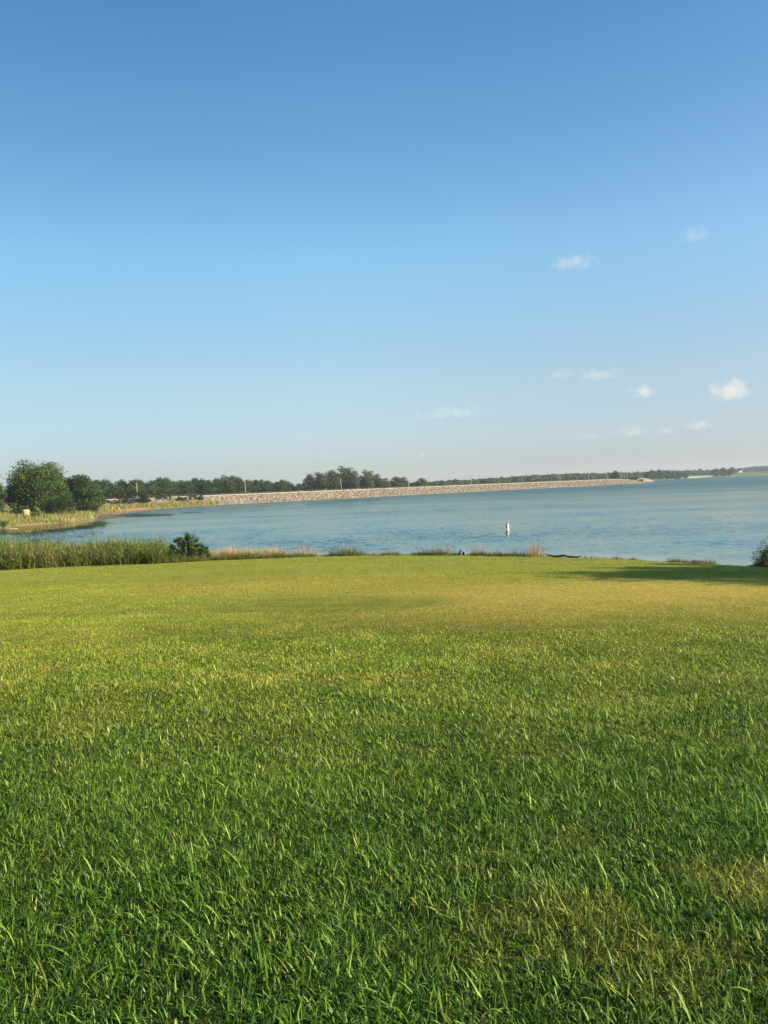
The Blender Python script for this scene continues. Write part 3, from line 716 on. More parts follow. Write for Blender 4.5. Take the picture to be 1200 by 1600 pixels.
# far woods, one mass
def far_woods():
    V = []; RN = []
    segs = [([672, 700, 734, 751, 788, 819, 840, 875, 940, 985, 1000, 1014], [753, 749.6, 750, 747.7, 745.6, 743.4, 741.7, 740, 738.6, 737.5, 736.9, 737.5], [760, 860, 1010], 9),
            ([1008, 1045, 1069, 1082, 1112, 1150], [737, 734.8, 735.4, 734.5, 735.5, 734], [1300, 1390, 1470], 12),
            ([1108, 1149, 1165, 1182, 1200, 1250, 1330], [735.5, 732, 730.7, 728.4, 727.4, 725, 722], [1900, 1950, 2050], 16)]
    for xs, tops, Ys, w in segs:
        px = xs[0]
        while px < xs[-1]:
            Y = float(np.interp(px, [xs[0], (xs[0]+xs[-1])/2, xs[-1]], Ys))
            for row in range(2):
                top = float(np.interp(px, xs, tops))+rng.uniform(-.4, 1.3)*(860/Y)**.5+row*2.6
                YY = Y-row*w*.8+rng.uniform(-5, 5)
                p = at_d(px, top, YY); x = float(p[0]); z = gz1(x, YY); h = float(p[2])-z
                k = 480; d = rng.normal(0, 1, (k, 3)); d /= np.linalg.norm(d, axis=1)[:, None]
                wob = 1+.25*np.sin(d[:, 0]*6+px)*np.cos(d[:, 2]*5+px*2)
                c_ = np.array([x, YY, z+h*.52])+d*np.array([w*.62, w*.6, h*.5])*(rng.uniform(.75, 1, k)*wob)[:, None]
                nrm = d+rng.normal(0, .5, (k, 3)); nrm /= np.linalg.norm(nrm, axis=1)[:, None]
                a = np.cross(nrm, rng.normal(0, 1, (k, 3))); a /= np.linalg.norm(a, axis=1)[:, None]; bb = np.cross(nrm, a)
                s = rng.uniform(.8, 1.7, k)[:, None]*w/10
                V.append(np.stack([c_-a*s*.6, c_-bb*s*.45, c_+a*s*.6, c_+bb*s*.45], 1).reshape(-1, 3))
                RN.append(np.repeat(np.clip(rng.normal(.45, .18, k)+rng.normal(0, .14), 0, 1), 4))
            px += w*.55/Y*F
    V = np.concatenate(V)
    me = mesh_np('woods', V, quads=np.arange(len(V)).reshape(-1, 4), attrs={'rnd': np.concatenate(RN)})
    tag(link('woods', me, LEAF['wood']), 'distant blue green wood along the horizon behind the dam', 'woods', kind='stuff')
far_woods()
# shade trees beyond the right edge, whose shadow crosses the lawn
for i, (x, y, h, w, lb_) in enumerate([(31.4, 15.5, 9.5, 8.5, 'leafy shade tree on the lawn, farthest of the four from the water'), (32, 20.5, 12.0, 9.5, 'leafy shade tree on the lawn, tallest of the four'), (32.5, 26, 10.5, 9.0, 'leafy shade tree on the lawn next to the tallest one'), (33.5, 31.5, 9, 9, 'leafy shade tree on the lawn, nearest of the four to the water')]):
    make_tree(70+i, h, w, 'oak', 26000, .42, lb_, None, 'tree', 'shade_tree', 60, .06, loc=(x, y, gz1(x, y)))
# leafy shrub on the near shore: several leafy stems above dark grasses
def shrub(px, Y, stems, leaf, label, name='shrub', n=900, mat='shrub', foot=None):
    x = float(at_d(px, 870, Y)[0]); z = gz1(x, Y); e = empty(name, (x, Y, z)); tag(e, label, 'shrub')
    mb = MB(); V = []; RN = []; rs = np.random.RandomState(int(px))
    for (sx, sz, r) in stems:
        q = at_d(sx, sz, Y); c0 = np.array([q[0]-x, rs.uniform(-.35, .35), q[2]-z])
        mb.tube([(c0[0]*.25, 0, -.1), (c0[0]*.7, c0[1]*.5, c0[2]*.5), tuple(c0)], [.035, .022, .008], 6)
        for j in range(4):
            d = rs.normal(0, 1, 3); d[2] = abs(d[2]); d /= np.linalg.norm(d); mb.tube([(c0[0]*.8, c0[1]*.7, c0[2]*.7), tuple(c0+d*r)], [.014, .005], 5)
        k = n
        d = rs.normal(0, 1, (k, 3)); d /= np.linalg.norm(d, axis=1)[:, None]
        tw = rs.normal(0, 1, (14, 3)); tw /= np.linalg.norm(tw, axis=1)[:, None]; d = d*.55+tw[rs.randint(0, 14, k)]; d /= np.linalg.norm(d, axis=1)[:, None]
        c_ = c0+d*(r*rs.uniform(.1, 1.45, k))[:, None]
        nrm = d*.6+rs.normal(0, .6, (k, 3)); nrm /= np.linalg.norm(nrm, axis=1)[:, None]
        a = np.cross(nrm, rs.normal(0, 1, (k, 3))); a /= np.linalg.norm(a, axis=1)[:, None]; bb = np.cross(nrm, a)
        s = leaf*rs.uniform(.5, 1.3, k)[:, None]
        V.append(np.stack([c_-a*s*.55, c_-bb*s*.3, c_+a*s*.55, c_+bb*s*.3], 1).reshape(-1, 3)); RN.append(np.repeat(np.clip(rs.normal(.45, .22, k), 0, 1), 4))
    V = np.concatenate(V)
    link('leaves', mesh_np('leaves', V, quads=np.arange(len(V)).reshape(-1, 4), attrs={'rnd': np.concatenate(RN)}), LEAF[mat], e)
    mb.build('stems', BARK, e, True)
    return e
ysh = float(ye(at_d(295, 870, 60)[0]))+1.3
_sr = random.Random(9); _st = []
while len(_st) < 90:
    sx_ = 262+66*((len(_st)*.618034) % 1); t_ = float(np.interp(sx_, [262, 268, 274, 283, 289, 294, 299, 304, 308, 318, 328], [866, 850, 842, 838, 848, 831, 829, 834, 846, 850, 862]))
    sz_ = t_+3+(872-t_)*_sr.random()**1.15; _st.append((sx_, sz_, _sr.uniform(.12, .24)))
shrub(294, ysh, _st, .12,
      'leafy green shrub standing taller than the grass at the lake edge', n=130)
clump(275, 50, .95, OLIVE, 'dark rushes at the left foot of the leafy shrub', n=500, py=878, off=.7, wid=.02, dep=.6)
clump(305, 50, .6, OLIVE, 'mixed brown and green weeds under the leafy shrub', n=420, head_n=40, py=878, off=.35, wid=.02, dep=.5)
clump(246, 26, 1.75, REED, 'tall arching yellow green rush clump ending the reed bed', n=420, py=880, off=.8, wid=.03, dep=.6, lean=(.5, .25))
shrub(1192, 43.0, [(1200, 864, .5), (1192, 874, .42), (1186, 881, .3), (1205, 874, .6), (1214, 862, .7), (1225, 858, .8), (1230, 872, .8), (1198, 882, .4), (1212, 884, .5), (1180, 886, .18), (1172, 888, .15)], .07,
      'shaded grey green bush at the right edge beside the water', n=750, mat='oak')

# ------------------------------------------------------------------ the dam
ROAD = plain('gravel', (.34, .29, .21), .95, .15, .6)
DFACE = plain('dam_fill', (.20, .15, .10), .95, .25, .8, .4)
DGRASS = plain('dam_turf', (.20, .19, .07), .95, .35, .12)
CREST = 4.15
dam = empty('dam', (float(D0[0]), float(D0[1]), 0)); tag(dam, 'long straight dam faced with pale tan stone across the lake', 'dam')
Lx = 95.0
def dam_pt(s, o, z): q = LT*s+LN*o; return (q[0], q[1], z)
def crest_at(s): return CREST*float(np.interp(s, [-200, -95, DLEN-30, DLEN+4], [.8, .97, 1, .62]))
def prism(profile, s0, s1, step=8):
    mb = MB(); ss = list(np.arange(s0, s1, step))+[s1]; n = len(profile(0))
    vs = [dam_pt(s, o, z) for s in ss for (o, z) in profile(s)]; fs = []
    for i in range(len(ss)-1):
        for k in range(n-1): fs.append((i*n+k, i*n+k+1, (i+1)*n+k+1, (i+1)*n+k))
    fs.append(tuple(range(n))); fs.append(tuple((len(ss)-1)*n+k for k in range(n))[::-1]); mb.add(vs, fs); return mb
pr = lambda s: [(-3, -1.5), (0.2, -.05), (10.5, crest_at(s)), (16.5, crest_at(s)), (30, 0), (30, -1.5)]
prism(pr, -140, DLEN+3).build('embankment', DFACE, dam)
prism(lambda s: [(11.2, crest_at(s)-.4), (11.2, crest_at(s)+.06), (16.0, crest_at(s)+.06), (16.0, crest_at(s)-.4)], -140, DLEN+2).build('road', ROAD, dam)
prism(lambda s: [(10.1, crest_at(s)-.5), (10.1, crest_at(s)+.22), (11.1, crest_at(s)+.26), (11.1, crest_at(s)-.5)], -60, DLEN-4).build('kerb', plain('pale_concrete', (.36, .315, .24), .9, .12, .5), dam)
prism(lambda s: [(16.7, crest_at(s)-.6), (16.8, crest_at(s)+.1), (29, .4), (29, -.5)], -140, DLEN).build('turf', DGRASS, dam)
def riprap():
    ico = bpy.data.meshes.new('t'); import bmesh
    bm = bmesh.new(); bmesh.ops.create_icosphere(bm, subdivisions=1, radius=.5); iv = np.array([v.co[:] for v in bm.verts]); it = np.array([[v.index for v in f.verts] for f in bm.faces]); bm.free()
    n = 16500; s = rng.uniform(-70, DLEN+5, n); u = rng.uniform(-.12, 1.0, n)
    o = .2+10.2*u; cz = CREST*np.interp(s, [-95, DLEN-30, DLEN+4], [.97, 1, .62])*u
    q = D0[None]+LT[None]*s[:, None]+LN[None]*o[:, None]
    sc = np.clip(rng.gamma(5, .14, n), .28, 1.5)*np.where(u > .9, .7, 1)
    A = rng.normal(0, 1, (n, 3, 3)); Q, _ = np.linalg.qr(A)
    sh = rng.uniform(.55, 1.15, (n, 1, 3)); jit = rng.uniform(.72, 1.15, (n, len(iv), 1))
    v = np.einsum('nij,nkj->nki', Q, iv[None]*sh*jit)*sc[:, None, None]
    v = v*np.array([1, 1, .75])+np.concatenate([q, (cz+.06)[:, None]], 1)[:, None, :]
    t = (it[None]+(np.arange(n)*len(iv))[:, None, None]).reshape(-1, 3)
    me = mesh_np('riprap', v.reshape(-1, 3), tris=t, attrs={'rnd': np.repeat(rng.uniform(0, 1, n), len(iv))})
    m, nt, N, L, P = new_mat('riprap_mat')
    att = N.new('ShaderNodeAttribute'); att.attribute_name = 'rnd'
    r = ramp(N, [(0, (.08, .06, .04)), (.2, (.26, .21, .145)), (.6, (.35, .29, .205)), (.85, (.43, .37, .28)), (1, (.37, .28, .19))]); L.new(att.outputs['Fac'], r.inputs[0])
    L.new(r.outputs[0], P.inputs['Base Color']); P.inputs['Roughness'].default_value = .9
    tag(link('riprap_stones', me, m), 'loose pale tan stones piled over the dam\'s lake face', 'riprap', kind='stuff')
riprap()
# guard rail on the crest
METAL = plain('dull_metal', (.10, .095, .09), .6, .2, 2)
gr_ = empty('guard_rail', (float(D0[0]), float(D0[1]), 0)); tag(gr_, 'thin dark guard rail on short posts along the dam crest', 'guard rail')
postm = MB(); postm.box((0, 0, .42), (.32, .32, .84)); pm = postm.mesh('post', False); pm.materials.append(METAL)
k = 0; s = -74.
while s < DLEN-35 and k < 99:
    o = bpy.data.objects.new('post', pm); COL.objects.link(o); o.parent = gr_; q = dam_pt(s, 10.9, crest_at(s)+.1); o.location = q
    s += 5.4; k += 1
mb = MB()
for a in np.arange(-74, s-6, 5.4): mb.tube([dam_pt(a, 10.9, crest_at(a)+.78), dam_pt(a+5.4, 10.9, crest_at(a+5.4)+.78)], .05, 5)
mb.build('rail', METAL, gr_)
# utility poles
POLEM = plain('pole_wood', (.33, .31, .27), .85, .15, 3); ARM = plain('arm_wood', (.42, .38, .32), .85, .2, 3); INS = plain('insulator', (.5, .5, .5), .4, .05)
def make_pole():
    e = empty('utility_pole', (0, 0, 0))
    mb = MB(); mb.tube([(0, 0, -.5), (0, 0, 4), (0, 0, 9)], [.19, .165, .13], 10); mb.build('pole', POLEM, e, True)
    mb = MB(); mb.box((0, -.17, 8.45), (2.2, .12, .14)); mb.tube([(.7, -.17, 8.4), (.0, -.17, 7.8)], .03, 5); mb.tube([(-.7, -.17, 8.4), (0, -.17, 7.8)], .03, 5)
    a = mb.build('crossarm', ARM, e)
    for xx in (-1.0, -.4, .4, 1.0):
        q = MB(); q.tube([(xx, -.17, 8.5), (xx, -.17, 8.72)], [.05, .07], 6); q.build('insulator', INS, a)
    return e
pole0 = make_pole(); first = True
pole_list = [(2.5, 757, 205, 'utility pole at the far left, beside the light green tree'),
    (213.5, 754, 335, 'utility pole standing above the round green bush in the dark wood'),
    (383, 750, 380, 'leaning utility pole on the dam by the tall light trees'),
    (533.5, 747.5, 425, 'leaning utility pole in front of the tall grey green clump'),
    (637.5, 746.5, 452, 'utility pole between the round grey green trees'),
    (736.5, 742.5, 490, 'slender utility pole on the dam, first right of the lone round tree'),
    (816, 743, 528, 'utility pole on the dam above the white buoy'),
    (875.5, 739, 560, 'utility pole on the dam, first right of the one above the buoy'),
    (919.5, 738, 588, 'utility pole on the dam, last before the pole cluster begins'),
    (949, 739, 610, 'single utility pole just left of the far cluster')]
cl = [(956.5, 741.5, 640), (962, 741, 655), (967.5, 740.5, 668), (971, 738.5, 650), (975, 738.5, 690), (980, 738, 672), (985.5, 739.5, 705)]
for i, (px, top, Y, lb) in enumerate(pole_list):
    o = pole0 if i == 0 else copy_tree(pole0)
    p = at_d(px, top, Y); x = float(p[0])
    o.location = (x, Y, float(p[2])-9.0); o.rotation_euler = (R(rng.uniform(-1, 1)), R([-3.2, -1.5, -4.0, -5.5, 1.5, -1, .3, -3, -.5, 0][i]-1), R(rng.uniform(-25, 10)-45))
    tag(o, lb, 'utility pole', 'utility poles along the dam road')
for (px, top, Y), nth in zip(cl, ['leftmost', 'second', 'third', 'fourth, tallest looking', 'fifth', 'sixth', 'rightmost']):
    o = copy_tree(pole0); p = at_d(px, top, Y); o.location = (float(p[0]), Y, float(p[2])-9.0); o.scale = (1.15, 1.15, 1); o.rotation_euler = (0, R(rng.uniform(-1, 1)), R(-45))
    tag(o, nth+' utility pole of the tight cluster at the far end of the dam', 'utility pole', 'clustered poles at the dam end')
# ------------------------------------------------------------------ buoy
WHITE = plain('buoy_white', (.80, .79, .75), .4, .05, 4); ORANGE = plain('buoy_orange', (.75, .22, .05), .45, .1, 4); BLACK = plain('plain_black', (.015, .015, .017), .4, .2, 4)
bp = at(793.2, 832, 0)
by = empty('buoy', (float(bp[0]), float(bp[1]), 0)); tag(by, 'white can buoy with orange bands floating alone on the lake', 'buoy')
def lathe(prof, n=20):
    mb = MB(); vs = [(r*math.cos(2*math.pi*k/n), r*math.sin(2*math.pi*k/n), z) for r, z in prof for k in range(n)]; fs = []
    for i in range(len(prof)-1):
        for k in range(n): k2 = (k+1) % n; fs.append((i*n+k, i*n+k2, (i+1)*n+k2, (i+1)*n+k))
    mb.add(vs, fs); return mb
lathe([(.17, .12), (.17, .9), (.165, .95)]).build('body', WHITE, by, True)
lathe([(.01, -.3), (.2, -.25), (.2, .06), (.185, .1), (.176, .1), (.176, .24), (.16, .245)]).build('band', ORANGE, by, True)
lathe([(.16, .915), (.175, .92), (.175, .985), (.13, 1.03), (.01, 1.04)]).build('cap', ORANGE, by, True)
mb = MB(); vs = []; fs = []
for i in range(7):
    a = R(188+i*9)
    for z in (.52, .86): vs.append((.174*math.cos(a), .174*math.sin(a), z))
for i in range(6): fs.append((2*i, 2*i+2, 2*i+3, 2*i+1))
mb.add(vs, fs); mb.build('dark_patch', BLACK, by, True)  # near-black patch around the left of the upper body
# ------------------------------------------------------------------ arched pipe end in the gap
CONC = plain('pale_rim', (.55, .53, .47), .8, .12, 6); DARK = plain('dark_inside', (.02, .018, .015), .9, .3, 5); MUD = plain('wet_mud', (.12, .11, .09), .9, .3, 5)
px_, py_ = 723, 868.3
x = float(at(px_, py_, .3)[0]); y = float(ye(x))-.1; z = gz1(x, y)
pe = empty('drain_pipe', (x, y, z), R(6)); tag(pe, 'small arched pipe end with pale rim and dark mouth between grass clumps', 'drain pipe')
def arch(t, w, h): return (w*math.cos(t), h*math.sin(t)**.85 if math.sin(t) > 0 else 0)
mb = MB(); n = 14; prof = []
for i in range(n+1):
    t = math.pi*i/n; c_ = math.cos(t); s_ = max(0, math.sin(t))
    prof.append((c_*.165*(1-.1*s_)+.03*s_, .40*s_**.8))
vs = []; fs = []
for (a, h) in prof:
    f = .72
    vs += [(a, 0, h), (a*f, 0, h*.82), (a*f, 1.1, h*.82), (a, 1.1, h)]
for i in range(n):
    for k in range(4): fs.append((4*i+k, 4*i+(k+1) % 4, 4*i+4+(k+1) % 4, 4*i+4+k))
mb.add(vs, fs); mb.build('rim', CONC, pe)
mb = MB(); vs = [(a*.73, .3, h*.82) for a, h in prof]; mb.add(vs, [tuple(range(len(vs)))]); vs2 = []; fs2 = []
for a, h in prof: vs2 += [(a*.715, .02, h*.815), (a*.715, .3, h*.815)]
for i in range(n): fs2.append((2*i, 2*i+1, 2*i+3, 2*i+2))
mb.add(vs2, fs2); mb.build('mouth', DARK, pe)
mb = MB(); mb.tube([(.01, .14, -.05), (.02, .14, .12), (.03, .15, .2)], [.09, .08, .03], 8); mb.build('silt', MUD, pe, True)
# ------------------------------------------------------------------ driftwood, stones, twigs, boulder
DRIFT = plain('driftwood', (.045, .035, .027), .9, .4, 5, .6)
def on_edge(px, off=.2):
    x = float(at(px, 872, .3)[0]); return x, float(ye(x))+off
mb = MB(); pts = []
o0 = np.array([*on_edge(880, .0), 0]); o0[2] = gz1(o0[0], o0[1])
for px, dz, r in [(854, .17, .018), (859, .13, .04), (864, .06, .05), (869, .03, .06), (873, .06, .055), (877, .10, .06), (881, .12, .055), (885, .07, .05), (890, .04, .055), (895, .05, .05), (899, .05, .045), (903, .09, .03), (905, .15, .015)]:
    x, y = on_edge(px, .02*math.sin(px)); pts.append((x-o0[0], y-o0[1], dz+.02)); 
mb.tube(pts, [.018, .045, .06, .07, .065, .07, .065, .06, .065, .06, .05, .035, .015], 8)
mb.tube([pts[5], (pts[5][0]+.2, pts[5][1]-.1, pts[5][2]+.16)], [.03, .008], 6); mb.tube([pts[9], (pts[9][0]+.25, pts[9][1]+.1, .02)], [.04, .01], 6); mb.tube([pts[2], (pts[2][0]+.3, pts[2][1]-.25, .01)], [.035, .01], 6)
tag(mb.build('driftwood', DRIFT, None, True, tuple(o0)), 'dark crooked driftwood branch lying at the lawn edge by the water', 'driftwood')
def rock(px, off, size, mat, label, name='stone', cat='stone', seed=1, group=None, loc=None):
    import bmesh
    bm = bmesh.new(); bmesh.ops.create_icosphere(bm, subdivisions=3, radius=1)
    rs = np.random.RandomState(seed); ph = rs.uniform(0, 6, 6)
    for v in bm.verts:
        c_ = v.co; k = 1+.16*math.sin(c_.x*3+ph[0])*math.cos(c_.y*3+ph[1])+.12*math.sin(c_.z*5+ph[2])+.06*math.sin(c_.x*9+ph[3])*math.sin(c_.y*8+ph[4])
        v.co = Vector((c_.x*k*size[0], c_.y*k*size[1], c_.z*k*size[2]))
    me = bpy.data.meshes.new(name); bm.to_mesh(me); bm.free(); me.polygons.foreach_set('use_smooth', np.full(len(me.polygons), True))
    if loc is None: x, y = on_edge(px, off); loc = (x, y, gz1(x, y)+size[2]*.35)
    return tag(link(name, me, mat, loc=loc), label, cat, group)
DST = plain('wet_stone', (.05, .05, .048), .7, .4, 6, .5)
rock(1100, .15, (.11, .1, .12), DST, 'dark stone touching the upright yellow green clump', seed=2, group='dark stones at the right shore')
rock(1131, .1, (.2, .1, .05), DST, 'long flat dark stone at the lawn\'s corner by the water', seed=3, group='dark stones at the right shore')
rock(1158, .1, (.17, .12, .09), DST, 'rounded black stone on the shaded waterline', seed=4, group='dark stones at the right shore')
rock(1164.5, .15, (.04, .04, .16), DST, 'small upright dark stone beside the rounded black one', seed=5, group='dark stones at the right shore')
BLD = plain('boulder', (.34, .29, .17), .9, .15, 1.2, .5)
p = at_d(40, 799, 178); zz = gz1(float(p[0]), 178.)
rock(0, 0, (.8, .75, .95), BLD, 'pale tan boulder with an overhanging top under the largest tree', 'boulder', 'boulder', 8, loc=(float(p[0]), 178., zz+1.15))
def twigs(px, off, wpx, n, label, name):
    x, y = on_edge(px, off); x *= y/(y-off); z = gz1(x, y); mb = MB(); rs = random.Random(int(px)); w = wpx/F*y/2
    for _ in range(n):
        a = (rs.gauss(0, .45)*w, rs.gauss(0, .25)); th = rs.uniform(0, 6.28); l = rs.uniform(.1, .45)
        mb.tube([(a[0], a[1], rs.uniform(0, .12)), (a[0]+l*.5*math.cos(th), a[1]+l*.5*math.sin(th), rs.uniform(.03, .2)), (a[0]+l*math.cos(th), a[1]+l*math.sin(th), rs.uniform(0, .2))], [.012, .01, .004], 4)
    return tag(mb.build(name, plain('dead_twig', (.16, .11, .07), .9, .4, 5), None, True, (x, y, z)), label, 'twig heap')
twigs(1040, -4.2, 34, 150, 'heap of brown dead twigs on the lawn below the right shore clumps', 'twig_heap')
mb = MB(); x, y = on_edge(661, .4); z = gz1(x, y); mb.tube([(0, 0, -.05), (.12, 0, .25), (.27, .05, .48)], [.03, .025, .012], 6)
tag(mb.build('dead_stem', plain('dead_stem', (.30, .23, .15), .9, .2, 5), None, True, (x, y, z)), 'short brown dead stem leaning in a green clump', 'dead stem')
# log at the waterline left, thin pale line
p = at(14, 826, .05); mb = MB(); mb.tube([(-1.6, 0, 0), (0, .1, .06), (1.9, 0, 0)], [.08, .1, .05], 7)
tag(mb.build('log', plain('pale_log', (.42, .36, .24), .9, .2, 2), None, True, (float(p[0]), float(p[1])-.5, .05)), 'thin pale log lying at the left bank waterline', 'log')
# floating weed mats
def mat_of_weed(corners, label, colr, n, zz=.02, size=.9):
    P4 = [at(*c_)[:2] for c_ in corners]; xs = [p[0] for p in P4]; ys = [p[1] for p in P4]
    cx_, cy_ = (min(xs)+max(xs))/2, (min(ys)+max(ys))/2
    n_ = len(P4); X = rng.uniform(min(xs), max(xs), n*3); Y = rng.uniform(min(ys), max(ys), n*3); ins = np.zeros(len(X), bool)
    for i in range(n_):
        ax, ay = P4[i]; bx_, by_ = P4[(i+1) % n_]; c_ = ((ay > Y) != (by_ > Y)) & (X < (bx_-ax)*(Y-ay)/(by_-ay)+ax); ins ^= c_
    ins &= lump(X, Y, 5) > -.45
    X, Y = X[ins][:n], Y[ins][:n]; n = len(X); k = 7; th = np.linspace(0, 2*np.pi, k, endpoint=False)
    s = rng.uniform(.4, 1.1, n)[:, None]*size; jr = rng.uniform(.6, 1.2, (n, k))
    v = np.stack([X[:, None]+np.cos(th)*s*jr*1.6-cx_, Y[:, None]+np.sin(th)*s*jr-cy_, zz+rng.uniform(0, .03, (n, 1))+rng.uniform(0, .03, (n, k))], -1).reshape(-1, 3)
    b_ = np.arange(n)*k; t = np.concatenate([np.stack([b_, b_+i, b_+i+1], 1) for i in range(1, k-1)])
    me = mesh_np('water_weed', v, tris=t, attrs={'rnd': np.repeat(rng.uniform(0, 1, n), k)})
    o = tag(link('water_weed', me, plain('weed_mat', colr, .9, .3, .2), loc=(cx_, cy_, 0)), label, 'water weed', kind='stuff')
mat_of_weed([(176, 805), (200, 802.8), (240, 803), (272, 803.6), (262, 805.6), (225, 807.5), (185, 808)], 'dark green weed floating as a long patch off the cove', (.035, .05, .02), 900, size=.8)
mat_of_weed([(152, 806), (166, 803.8), (190, 804.5), (196, 808), (172, 811), (154, 810.5)], 'brown weed and silt bar lying at the cove mouth', (.17, .14, .07), 900, size=.7)
mat_of_weed([(281, 801.6), (300, 800.4), (320, 800.2), (300, 801.4), (284, 802.2)], 'thin dark streak of weed drifting before the dam', (.05, .065, .03), 160, size=.6)

# ------------------------------------------------------------------ far shore
SAND = plain('pale_sand', (.42, .38, .28), .95, .15, .02); FIELD = plain('pale_field', (.17, .20, .08), .95, .15, .01); TANF = plain('tan_field', (.33, .29, .17), .95, .2, .02)
def patch(name, pxs, label, mat, zof=.35):
    """a strip of ground, its corners found on the terrain, draped over it"""
    a, b_, c_, d_ = [np.array(q, float) for q in pxs]; V = []; nx, ny = 24, 6
    for i in range(nx+1):
        for j in range(ny+1):
            u, w = i/nx, j/ny; q = (a*(1-u)+b_*u)*(1-w)+(d_*(1-u)+c_*u)*w
            V.append((q[0], q[1], gz1(q[0], q[1])+zof))
    fs = [(i*(ny+1)+j, (i+1)*(ny+1)+j, (i+1)*(ny+1)+j+1, i*(ny+1)+j+1) for i in range(nx) for j in range(ny)]
    mb = MB(); mb.add(V, fs); return tag(mb.build(name, mat, None, True), kind='structure')
def gp(px, Y): q = at_d(px, 745, Y); return (q[0], Y)
patch('field', [gp(1076, Yf(1076)+4), gp(1110, Yf(1110)+4), gp(1110, Yf(1110)+110), gp(1076, Yf(1076)+110)], '', TANF, .5)
patch('field', [gp(1150, Yf(1150)+60), gp(1230, Yf(1230)+30), gp(1230, 1890), gp(1150, 1890)], '', FIELD, .6)
patch('beach', [gp(1072, Yf(1072)+.5), gp(1112, Yf(1112)+.5), gp(1112, Yf(1112)+14), gp(1072, Yf(1072)+14)], '', SAND, .8)
# tan headland by the dam end
def mound(px, Y, w, d, h, mat, name='hill'):
    x = float(at_d(px, 750, Y)[0]); mb = MB(); n = 28; m_ = 8; vs = []; fs = []
    for j in range(m_+1):
        t = j/m_
        for i in range(n):
            a = 2*math.pi*i/n; r = (1-t)*(1+.14*math.sin(3*a+px)+.08*math.sin(5*a)); vs.append((r*w*math.cos(a), r*d*math.sin(a), h*math.sin(t*math.pi/2)-.4))
    for j in range(m_):
        for i in range(n): i2 = (i+1) % n; fs.append((j*n+i, j*n+i2, (j+1)*n+i2, (j+1)*n+i))
    mb.add(vs, fs); return tag(mb.build(name, mat, None, True, (x, Y, gz1(x, Y))), kind='structure')
mound(994, 740, 14, 30, 2.6, TANF); mound(1003, 760, 10, 14, 3.9, TANF); mound(1018, 860, 12, 40, .7, TANF)
for px, top, Y, w, lb in [(986, 746, 700, 5, 'leftmost low shrub on the tan headland at the dam end'), (1001, 748.5, 700, 6, 'widest shrub, low on the tan headland by the water'), (992, 745.5, 720, 5, 'small shrub near the top of the tan headland'), (1008, 750, 760, 4, 'rightmost little shrub where the tan headland meets the water')]:
    o = copy_tree(protos[1][0]); p = at_d(px, top, Y); x = float(p[0]); z = float(p[2])-2.4
    o.location = (x, Y, z-.6); o.scale = (w/8.5, w/8.5, .3); o.name = 'shrub'; tag(o, lb, 'bush', 'shrubs on the tan headland')
def house(px, py, Y, w, h, label, wallc, roofc, roof_h):
    p = at_d(px, py, Y); x = float(p[0]); z = gz1(x, Y); e = empty('house', (x, Y, z), R(20)); tag(e, label, 'house')
    mb = MB(); mb.box((0, 0, h/2), (w, w*1.3, h)); mb.build('wall', wallc, e)
    mb = MB(); a = w*.58; d = w*.75; mb.add([(-a, -d, h), (a, -d, h), (a, d, h), (-a, d, h), (0, -d, h+roof_h), (0, d, h+roof_h)], [(0, 1, 4), (1, 2, 5, 4), (2, 3, 5), (3, 0, 4, 5), (0, 3, 2, 1)]); mb.build('roof', roofc, e)
    mb = MB(); mb.box((0, -w*.65-.03, h*.35), (w*.25, .1, h*.7)); mb.build('door', BLACK, e)
    return e
HW = plain('house_white', (.80, .80, .78), .6, .03); HR = plain('house_roof', (.06, .055, .055), .8, .2)
house(1155.5, 741, 1560, 4.2, 4.0, 'tiny white house with dark gable roof on the far shore', HW, HR, 3.6)
house(1158.3, 741, 1550, 2.0, 4.6, 'narrow white outbuilding right of the tiny white house', HW, HR, .8)
house(1166.6, 741.6, 1530, 2.8, 1.8, 'small black boat shed near the water right of the white house', plain('shed_dark', (.03, .03, .035), .8, .1), HR, .7)
house(1108.7, 744.5, 1330, 2.8, 1.6, 'small dark hut on the pale beach left of the waterline clump', plain('hut_dark', (.03, .025, .03), .8, .1), HR, .5)
GREY = plain('mast_steel', (.35, .36, .38), .5, .1, 1)
for px, top, Y, lb in [(1074.5, 727, 2400, 'faint lattice mast above the far tan field'), (1150, 724.5, 2400, 'faint lattice mast above the far house')]:
    p = at_d(px, top, Y); x = float(p[0]); z = gz1(x, Y); h = float(p[2])-z; mb = MB()
    for sx, sy in ((-1, -1), (1, -1), (0, 1)): mb.tube([(sx*1.2, sy*1.2, 0), (sx*.35, sy*.35, h)], [.16, .1], 5)
    k = 0; st_ = h/14
    for i in range(14):
        f0 = 1.2-.85*i/14; f1 = 1.2-.85*(i+1)/14
        mb.tube([(-f0, -f0, i*st_), (f1, -f1, (i+1)*st_)], .08, 4); mb.tube([(f0, -f0, i*st_), (0, f1, (i+1)*st_)], .08, 4)
    tag(mb.build('radio_mast', GREY, None, False, (x, Y, z)), lb, 'radio mast')

# ------------------------------------------------------------------ haze
mh = bpy.data.materials.new('haze_mat'); mh.use_nodes = True; hn = mh.node_tree.nodes; hn.clear()
ho = hn.new('ShaderNodeOutputMaterial'); pv = hn.new('ShaderNodeVolumePrincipled'); pv.inputs['Density'].default_value = .00012; pv.inputs['Color'].default_value = (.80, .90, 1, 1); pv.inputs['Anisotropy'].default_value = .2
mh.node_tree.links.new(pv.outputs[0], ho.inputs['Volume'])
mb = MB(); mb.box((0, 1300, 24.), (8000, 5600, 54)); tag(mb.build('haze', mh), 'thin pale air haze over the lake and far shore', 'haze', kind='stuff')
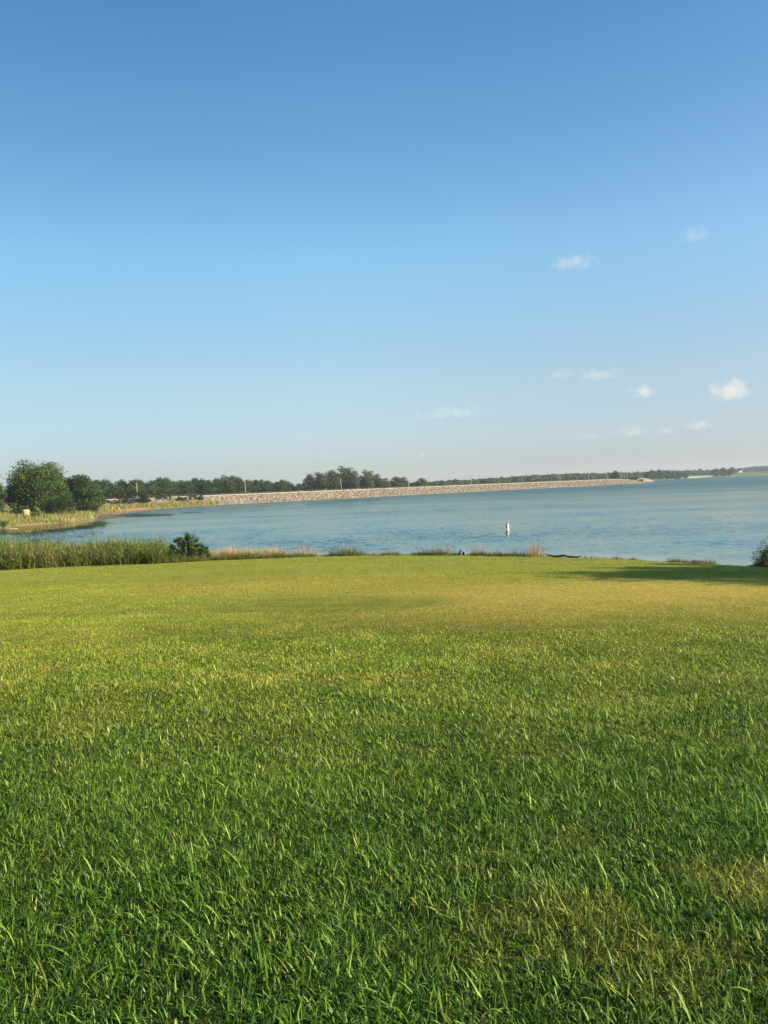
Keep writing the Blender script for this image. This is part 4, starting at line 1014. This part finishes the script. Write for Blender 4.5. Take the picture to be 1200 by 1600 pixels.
# ------------------------------------------------------------------ clouds
def cloud(px, py, wpx, hpx, dens, seed, label, Y=5200, sharp=1.0, group='small clouds low over the lake'):
    import bmesh
    p = at_d(px, py, Y); w = wpx/F*Y/2*1.25; h = hpx/F*Y/2*1.35
    bm = bmesh.new(); bmesh.ops.create_icosphere(bm, subdivisions=3, radius=1); me = bpy.data.meshes.new('cloud'); bm.to_mesh(me); bm.free()
    m = bpy.data.materials.new('cloud_mat'); m.use_nodes = True; N = m.node_tree.nodes; L = m.node_tree.links; N.clear()
    out = N.new('ShaderNodeOutputMaterial'); v = N.new('ShaderNodeVolumePrincipled'); tc = N.new('ShaderNodeTexCoord')
    ln_ = N.new('ShaderNodeVectorMath'); ln_.operation = 'LENGTH'; L.new(tc.outputs['Object'], ln_.inputs[0])
    mp = N.new('ShaderNodeMapping'); mp.inputs['Scale'].default_value = (w/h*1.1, 1.0, 1.1); mp.inputs['Location'].default_value = (seed*3.7, seed*1.3, seed); L.new(tc.outputs['Object'], mp.inputs[0])
    ns = noise(N, L, 1.25, mp.outputs[0], 5, .6)
    sp = N.new('ShaderNodeSeparateXYZ'); L.new(tc.outputs['Object'], sp.inputs[0])
    fo = mathn(N, L, 'SUBTRACT', 1, ln_.outputs['Value'])
    flat = mathn(N, L, 'MULTIPLY', maprange(N, L, sp.outputs[2], -.2, -.8), -.35)
    q = mathn(N, L, 'ADD', mathn(N, L, 'ADD', mathn(N, L, 'MULTIPLY', fo, 1.1), mathn(N, L, 'MULTIPLY', mathn(N, L, 'SUBTRACT', ns.outputs[0], .5), 2.6)), flat)
    q = mathn(N, L, 'SUBTRACT', q, .22, True); q = mathn(N, L, 'MULTIPLY', q, dens*.4)
    L.new(q, v.inputs['Density']); v.inputs['Color'].default_value = (1, .955, .90, 1); v.inputs['Anisotropy'].default_value = .0
    L.new(v.outputs[0], out.inputs['Volume'])
    o = link('cloud', me, m, loc=tuple(p)); o.scale = (w, h*1.6, h); o.rotation_euler = (0, -ROLL, 0)
    tag(o, label, 'cloud', group)
CL = [(893, 412, 78, 26, .010, 'wispy slanting cloud, larger of the two high ones'), (1083, 369, 42, 24, .007, 'faint small wisp, highest of all the clouds'),
      (875, 585, 44, 16, .008, 'thin pinkish cloud left of the longer pink one'), (937, 587, 66, 20, .010, 'longer thin pinkish cloud left above the small bright puff'),
      (1004, 613, 38, 24, .018, 'small bright puff left of the brightest cloud'), (1137, 613, 58, 36, .022, 'brightest and fullest puffy cloud near the right edge'),
      (705, 646, 120, 22, .0075, 'long faint pink cloud far left of the bright puffs'), (655, 652, 36, 10, .005, 'short faint streak left of the long pink cloud'),
      (1091, 665, 44, 18, .013, 'soft cream cloud below the brightest puff'), (1042, 673, 36, 16, .008, 'faint puff left of the soft cream cloud'),
      (985, 675, 60, 22, .007, 'faint low pink bank left of the small faint puff'), (918, 682, 56, 16, .005, 'very faint flat cloud farthest left of the low row'),
      (658, 711, 18, 13, .007, 'tiny faint puff just above the horizon trees')]
for i, (px, py, w, h, dn, lb) in enumerate(CL): cloud(px, py, w, h, dn, i+1, lb)
